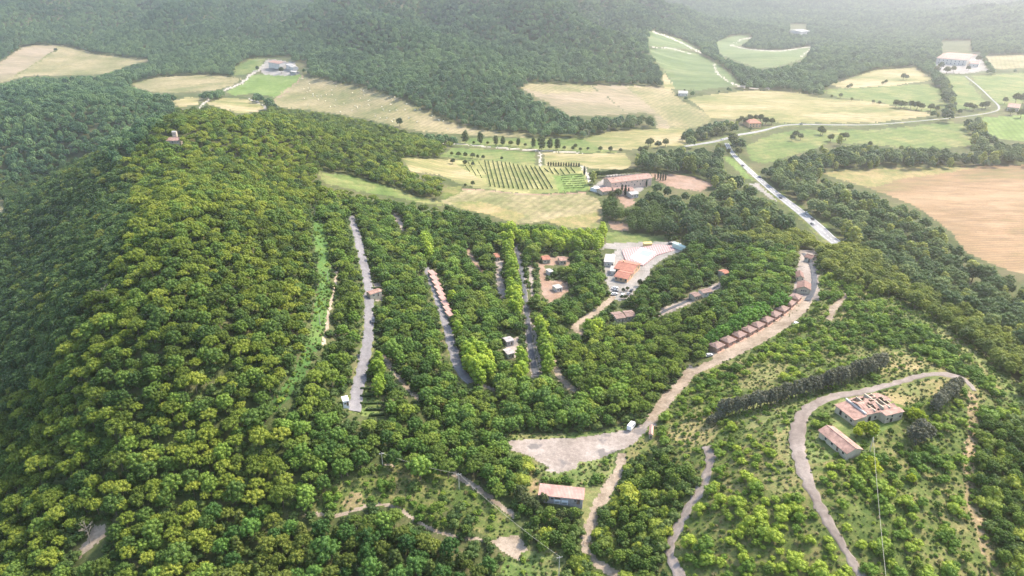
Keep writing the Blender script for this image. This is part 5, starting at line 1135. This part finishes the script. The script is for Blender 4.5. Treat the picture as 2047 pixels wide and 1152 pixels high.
nth = ['first','second','third','fourth','fifth','sixth','seventh','eighth','ninth','tenth','eleventh','twelfth','thirteenth','last']
for i, (a, b) in enumerate(zip(tp, bt)): vine_row(a, b, 'long dark green row of vines, %s from the left' % nth[i])
for i, (a, b) in enumerate([((1088,338),(1097,345)),((1098,337),(1106,349)),((1108,338),(1117,350)),((1120,339),(1128,350)),((1131,337),(1139,348)),((1141,336),(1150,347))]): vine_row(a, b, 'short row of vines at the top right of the vineyard, %s from the left' % nth[i], 1.4)
for i in range(7): vine_row((1120+i*1.5,352+i*4.2), (1164+i*1.5,349+i*4.4), 'low green vine row in the lush corner patch, %s from the top' % nth[i], 1.0, .15)
for i, (a, b) in enumerate([((925,324),(940,345)),((935,323),(952,352)),((945,322),(964,358)),((955,321),(972,350))]): vine_row(a, b, 'sparse young vine row, %s from the left edge' % nth[i], 1.0, .6)
for nm, cols in [('poplar', [(.05,.085,.03),(.075,.11,.04),(.11,.14,.055)]), ('cypress', [(.012,.028,.012),(.02,.04,.016),(.035,.06,.022)]), ('yellow', [(.18,.24,.012),(.26,.32,.02),(.36,.40,.03)]), ('greycon', [(.085,.09,.065),(.13,.135,.095),(.19,.19,.14)]), ('autumn', [(.16,.13,.03),(.22,.17,.04),(.28,.22,.05)]), ('hedge', [(.02,.045,.012),(.04,.075,.02),(.07,.11,.03)]), ('olive', [(.05,.075,.025),(.08,.105,.04),(.12,.14,.055)]),('valley', [(.055,.085,.035),(.10,.125,.05),(.17,.18,.08)]), ('bright', [(.06,.15,.02),(.10,.22,.03),(.16,.29,.04)]), ('lush', [(.045,.10,.016),(.08,.15,.024),(.13,.20,.035)])]:
    LM[nm, 'poplar'] = LM[nm, 'cypress'] = LM[nm, 'broad'] = LM[nm, 'conifer'] = LM[nm, 'shrub'] = LM[nm, 'pine'] = leaf_mat(nm+'_leaves', cols)
_seed = {'poplar':31,'cypress':32,'yellow':33,'greycon':34,'autumn':35,'hedge':36,'olive':37,'lush':38,'bright':39,'valley':40}
def special(z, sp, px, py, h, label, group, wf=1.0):
    key = (z, sp)
    if key not in HI: HI[key] = [(crown_mesh('crown', sp, 100*_seed[z]+7*k, 900 if sp != 'shrub' else 420, .032 if sp not in ('shrub','cypress') else (.05 if sp == 'shrub' else .022), LM[z, sp]), trunk_mesh(sp, k)) for k in range(4)]
    p = gp(px, py); return plant(z, sp, p.x, p.y, p.z, h, rng, label, group, wf, None, {'hedge':'screen_tree','valley':'field_tree','greycon':'screen_tree','poplar':'poplar','olive':'bushy_tree','yellow':'bushy_tree','autumn':'bushy_tree','lush':'bushy_tree','bright':'bushy_tree'}.get(z) if sp == 'broad' or z == 'poplar' else None)
for i, (px, py, hp) in enumerate([(930,287,24),(960,289,24),(991,291,19),(1005,291,17),(1036,293,16),(1066,296,19),(1083,300,26),(1099,300,22),(1114,300,21)]):
    special('poplar', 'poplar', px, py, hp*.60, 'tall narrow poplar by the valley lane, %s from the left' % nth[i], 'poplars along the valley lane', 1.0)
for px, py in [(947,289),(975,290),(1021,292),(1050,294),(1150,297),(1128,300),(1145,301),(1175,301),(1200,303),(1220,304),(1240,305),(1160,303),(890,290),(905,291),(873,284)]:
    special('olive', 'broad', px, py, rng.uniform(4,7), 'small bushy tree in the line beside the valley lane', 'small trees beside the valley lane')
for i in range(13): special('cypress', 'cypress', 1096+i*5.1, 332+i*.15, 4.6, 'small clipped cypress in the row below the cream drive', 'small cypresses beside the vineyard', 1.7)
for px, py, hp in [(1242.6,390,21),(1249.6,391,21),(1256,391,15)]: special('cypress', 'cypress', px, py, hp*.5, 'dark cypress standing before the lower wing of the villa', 'cypresses in front of the villa', .95)
for px, py, hp in [(1309,359,11),(1315,359,16),(1320,361,17),(1325,361,16),(1330,361,14)]: special('cypress', 'cypress', px, py, hp*.52, 'dark cypress in the short row right of the villa', 'cypresses right of the villa', 1.0)
special('cypress', 'cypress', 1292, 374, 7, 'dark cypress at the right corner of the villa roof', 'cypress at the villa corner'); special('cypress', 'cypress', 1168, 350, 9, 'lone cypress beside the cream drive bend', 'lone cypress', 1.2)
for i in range(21): special('hedge', 'broad', 1183+i*5.9, 357-i*.55, rng.uniform(6,7.5), 'dark dense tree in the tall screen behind the villa', 'dark tree screen behind the villa')
for px, py, h in [(799,253,11),(112,104,8),(515,142,9),(563,147,12),(905,328,6),(930,331,6),(945,333,5),(1003,321,4.5),(945,372,5),(930,374,3.5),(1368,183,4)]: special('hedge', 'broad', px, py, h, 'dark free standing tree on the open fields', 'lone trees on the fields')
for px, py, h in [(903,312,5),(917,314,6),(930,316,6.5),(945,317,6.5),(955,318,5),(966,319,5),(1235,396,9),(1222,402,9)]: special('olive', 'broad', px, py, h, 'bushy tree at the top edge of the vineyard field', 'bushy trees above the vineyard')
for px, py, h in [(1880,140,14),(1872,146,12),(1892,148,13),(1905,145,12),(1862,138,10),(1945,120,12),(1955,124,12),(1968,128,11),(1935,142,9),(1690,280,9),(1682,279,8),(1660,283,9),(1590,276,9),(1583,282,8),(1600,280,8),(1640,270,11),(1644,270,9),(1738,294,7),(1700,176,7),(1694,178,6),(1770,168,7),(1764,170,6),(1805,160,11),(1812,160,9),(1680,196,7),(1662,196,5),(1702,202,5),(1745,208,6),(1757,210,6),(1790,215,11),(1800,217,11),(1808,216,9),(1820,218,12),(1832,220,12),(1842,221,10),(1860,222,10),(1872,224,9),(1930,218,9),(1938,220,10),(1946,222,9),(1962,219,10),(1970,218,11),(2008,208,10),(2030,206,14),(2044,208,15),(2020,230,9),(2040,236,12),(1500,262,5),(1490,250,10),(1530,250,10),(1542,250,9),(1482,246,9),(1474,250,8),(1520,244,10),(1510,243,9),(1498,243,9),(1466,296,14),(1470,302,13),(1463,290,14),(1476,312,10),(1436,300,8),(1445,304,7),(1456,308,6),(1376,285,9),(1390,282,9),(1405,280,10),(1420,277,10),(1432,272,11),(1444,270,11),(1365,283,8),(1410,262,8),(1398,268,9),(1300,292,9),(1296,294,9),(1315,296,8),(1330,293,9),(1280,308,8),(1290,306,8)]:
    special('valley', 'broad', px, py, h*1.05, 'olive green tree standing free among the right hand fields', 'free standing trees among the right hand fields')
# shrubs and conifers around the ruin
for px, py, h in [(1722,868,6.0),(1738,872,6.5),(1712,874,5)]: special('yellow', 'broad', px, py, h, 'bright yellow green tree pressed against the ruined farmhouse', 'yellow green trees by the farmhouse', 1.1)
for px, py, h in [(1823,842,6.5),(1840,850,6),(1832,838,5),(1740,935,5),(1750,950,4.5),(1820,965,4)]: special('yellow', 'broad', px, py, h, 'yellow green shrubby tree right of the ruined farmhouse', 'yellow green shrubs', 1.1)
for px, py, h in [(1830,890,8.5),(1848,884,8.5),(1838,872,8),(1820,880,7)]: special('greycon', 'broad', px, py, h, 'grey leaved tree in the clump below the farmhouse on its right', 'grey trees below the farmhouse', 1.0)
for i in range(9): special('greycon', 'broad', 1868+i*5.5+rng.uniform(-3,3), 822-i*5.5+rng.uniform(-2,4), rng.uniform(6.5,8.5), 'grey green tree in the stand at the bend of the loop road', 'grey trees at the loop road', .9)
for i in range(46):
    t = i/45; px = 1442+t*318; py = 832-92*t+math.sin(t*3.14)*6; special('greycon', 'broad', px, py+rng.uniform(-2,3), rng.uniform(7.5,9.5), 'dark grey green tree in the dense screen above the loop road', 'grey green tree screen', .78)
for i in range(4): special('greycon', 'broad', 1418+i*7, 850-i*4, 4.5, 'grey green tree at the low end of the dense screen', 'low end of the grey green tree screen', 1)
for px, py, h in [(880,818,6),(888,822,6),(870,815,5)]: special('autumn', 'broad', px, py, h, 'small tree turning orange yellow at the wood edge', 'yellowing trees at the wood edge')
for px, py, h in [(1150,830,6),(1165,832,6),(1140,828,5.5),(1128,832,5)]: special('autumn', 'broad', px, py, h, 'yellow tinged tree on the verge of the gravel yard', 'yellow tinged trees above the gravel yard')
for px, py, h in [(1080,850,7.5),(1060,852,7),(1095,846,7),(1180,842,7),(1195,838,7),(1206,836,6.5)]: special('lush', 'broad', px, py, h, 'lush green leafy tree on the verge of the gravel yard', 'lush trees above the gravel yard')
for px, py in [(1088,963),(1115,965),(1130,962),(1140,966),(1195,965),(1185,968),(1190,958),(1283,845)]: special('lush', 'shrub', px, py, rng.uniform(2.2,3.4), 'round green bush between the gravel yard and the shed', 'bushes between yard and shed')
for px, py, h in [(1086,1008,5.5),(1048,1010,6.5),(1058,1018,6),(1070,1022,5),(1040,996,6.5),(1098,1030,4.5),(1120,1038,4.5),(1140,1042,4.5)]: special('olive', 'broad', px, py, h, 'pale green tree standing close in front of the long shed', 'pale green trees at the shed')
for px, py, h in [(1277,622,9.5),(1262,612,7)]: special('lush', 'pine', px, py, h, 'lone umbrella pine in front of the plaza', 'umbrella pines at the plaza')
for px, py, h in [(1279,572,5),(1246,584,3),(1254,581,3),(1262,597,3),(1250,598,3),(1243,598,3)]: special('hedge', 'broad', px, py, h, 'small dark ornamental tree on the plaza', 'ornamental trees on the plaza')
for px, py, h in [(1428,688,9.5),(1441,682,10),(1452,676,9),(1463,672,10.5),(1475,664,11),(1487,657,10.5),(1499,651,11),(1511,645,10),(1523,638,10.5),(1549,624,10),(1558,617,11),(1420,694,8.5),(1468,660,10),(1492,644,10),(1512,634,10)]: special('bright', 'broad', px, py, h, 'bright green leafy tree rising behind the timber cabins', 'bright green trees behind the timber cabins', 1.05)
DEADW = simple_mat('dead_wood', (.22,.19,.155), .9, .15, 2)
def dead_tree(px, py, hh, label):
    p = gp(px, py); root = empty('dead_tree', p, rng.uniform(0,6), label=label, cat='dead tree', group='dead trees in the woods'); m = MB(); m.tube((0,0,-.4),(.3,.1,hh*.9),.22,.08,6); m.build('trunk', DEADW, root)
    for i in range(11):
        z = hh*rng.uniform(.4,.9); a = i*2.4; r = hh*rng.uniform(.15,.3); b = MB(); e = (.3*z/hh+r*math.cos(a), r*math.sin(a), z+r*.9); b.tube((.3*z/hh,.1*z/hh,z), e, .10, .04, 4)
        for k in (-.6,.6): b.tube((.15*z/hh+r*.6*math.cos(a), r*.6*math.sin(a), z+r*.54), (e[0]+r*.4*math.cos(a+k), e[1]+r*.4*math.sin(a+k), z+r*.95), .06, .03, 4)
        b.build('branch', DEADW, root)
for px, py, hh, tx in [(212,612,9,'bare grey tree high on the dark flank of the hill'),(180,1085,8,'bare trunk beside the dirt patch at lower left')]: dead_tree(px, py, hh, tx)
# clipped hedges between the pitches
for i, (x0, x1, y) in enumerate([(723,746,779),(722,750,794),(722,764,808),(733,766,821),(740,768,832),(742,764,566),(744,764,578),(745,762,587)]):
    A, B = gp(x0, y), gp(x1, y-1); d = B-A; L = d.length; vs = []; fs = []; k = 0; iv, fi = ico(); r = np.random.RandomState(i)
    for t in np.arange(0, L, .55):
        v = iv*np.array([.6,.6,.75])*r.uniform(.8,1.2,(len(iv),1)); x = A.x+d.x*t/L; y_ = A.y+d.y*t/L; vs.append(v+np.array([x-A.x, y_-A.y, .6+zat(x,y_)-A.z])); fs.append(fi+k); k += len(iv)
    o = mesh_obj('clipped_hedge', np_mesh('clipped_hedge', np.concatenate(vs), np.concatenate(fs), LM['hedge','broad']), label='dark clipped hedge between pitches, %s from the top beside the long grey lane' % nth[(i+3) % 8 if i < 5 else i-5], cat='hedge', group='clipped hedges between the pitches'); o.location = A
woods()

# ---------------------------------------------------------------- sky, sun, air, camera
sc = bpy.context.scene
SUN_AZ, SUN_EL = math.radians(56), math.radians(47)
w = bpy.data.worlds.new('World'); sc.world = w; w.use_nodes = True; nt = w.node_tree; nt.nodes.clear()
sky = nt.nodes.new('ShaderNodeTexSky'); sky.sky_type = 'NISHITA'; sky.sun_disc = False; sky.sun_elevation = SUN_EL; sky.sun_rotation = SUN_AZ; sky.air_density = 1.2; sky.dust_density = 2.0
bg = nt.nodes.new('ShaderNodeBackground'); bg.inputs[1].default_value = .15; wo = nt.nodes.new('ShaderNodeOutputWorld')
nt.links.new(sky.outputs[0], bg.inputs[0]); nt.links.new(bg.outputs[0], wo.inputs[0])
ld = bpy.data.lights.new('sun', 'SUN'); ld.energy = 3.1; ld.angle = math.radians(4.0); ld.color = (1, .88, .72)
sun = bpy.data.objects.new('sun', ld); C.objects.link(sun)
sd = Vector((math.sin(SUN_AZ)*math.cos(SUN_EL), math.cos(SUN_AZ)*math.cos(SUN_EL), math.sin(SUN_EL)))
sun.rotation_euler = sd.to_track_quat('Z', 'Y').to_euler(); sun.location = sd*1000
hz = MB(); hz.box(-6200, 6200, -300, 6700, -140, 640)
m, nt, out = new_mat('haze')
pv = N(nt, 'VolumePrincipled'); pv.inputs['Color'].default_value = (.91,.90,.96,1); pv.inputs['Density'].default_value = .00018; pv.inputs['Anisotropy'].default_value = .8
nt.links.new(pv.outputs[0], out.inputs['Volume'])
hz.build('haze', m, kind='stuff', label='pale hazy air over the valley', cat='haze')
cd = bpy.data.cameras.new('camera'); cd.angle = math.radians(70); cd.clip_start = 1; cd.clip_end = 20000
cam = bpy.data.objects.new('camera', cd); C.objects.link(cam); cam.location = (0, 0, CAMZ); cam.rotation_euler = (math.pi/2-PITCH, 0, 0)
sc.camera = cam
sc.view_settings.view_transform = 'Standard'; sc.view_settings.look = 'None'; sc.view_settings.exposure = 1.68; sc.view_settings.gamma = 1
sc.cycles.volume_bounces = 1; sc.cycles.max_bounces = 6; sc.cycles.transparent_max_bounces = 4; sc.cycles.diffuse_bounces = 4
sc.cycles.use_denoising = True
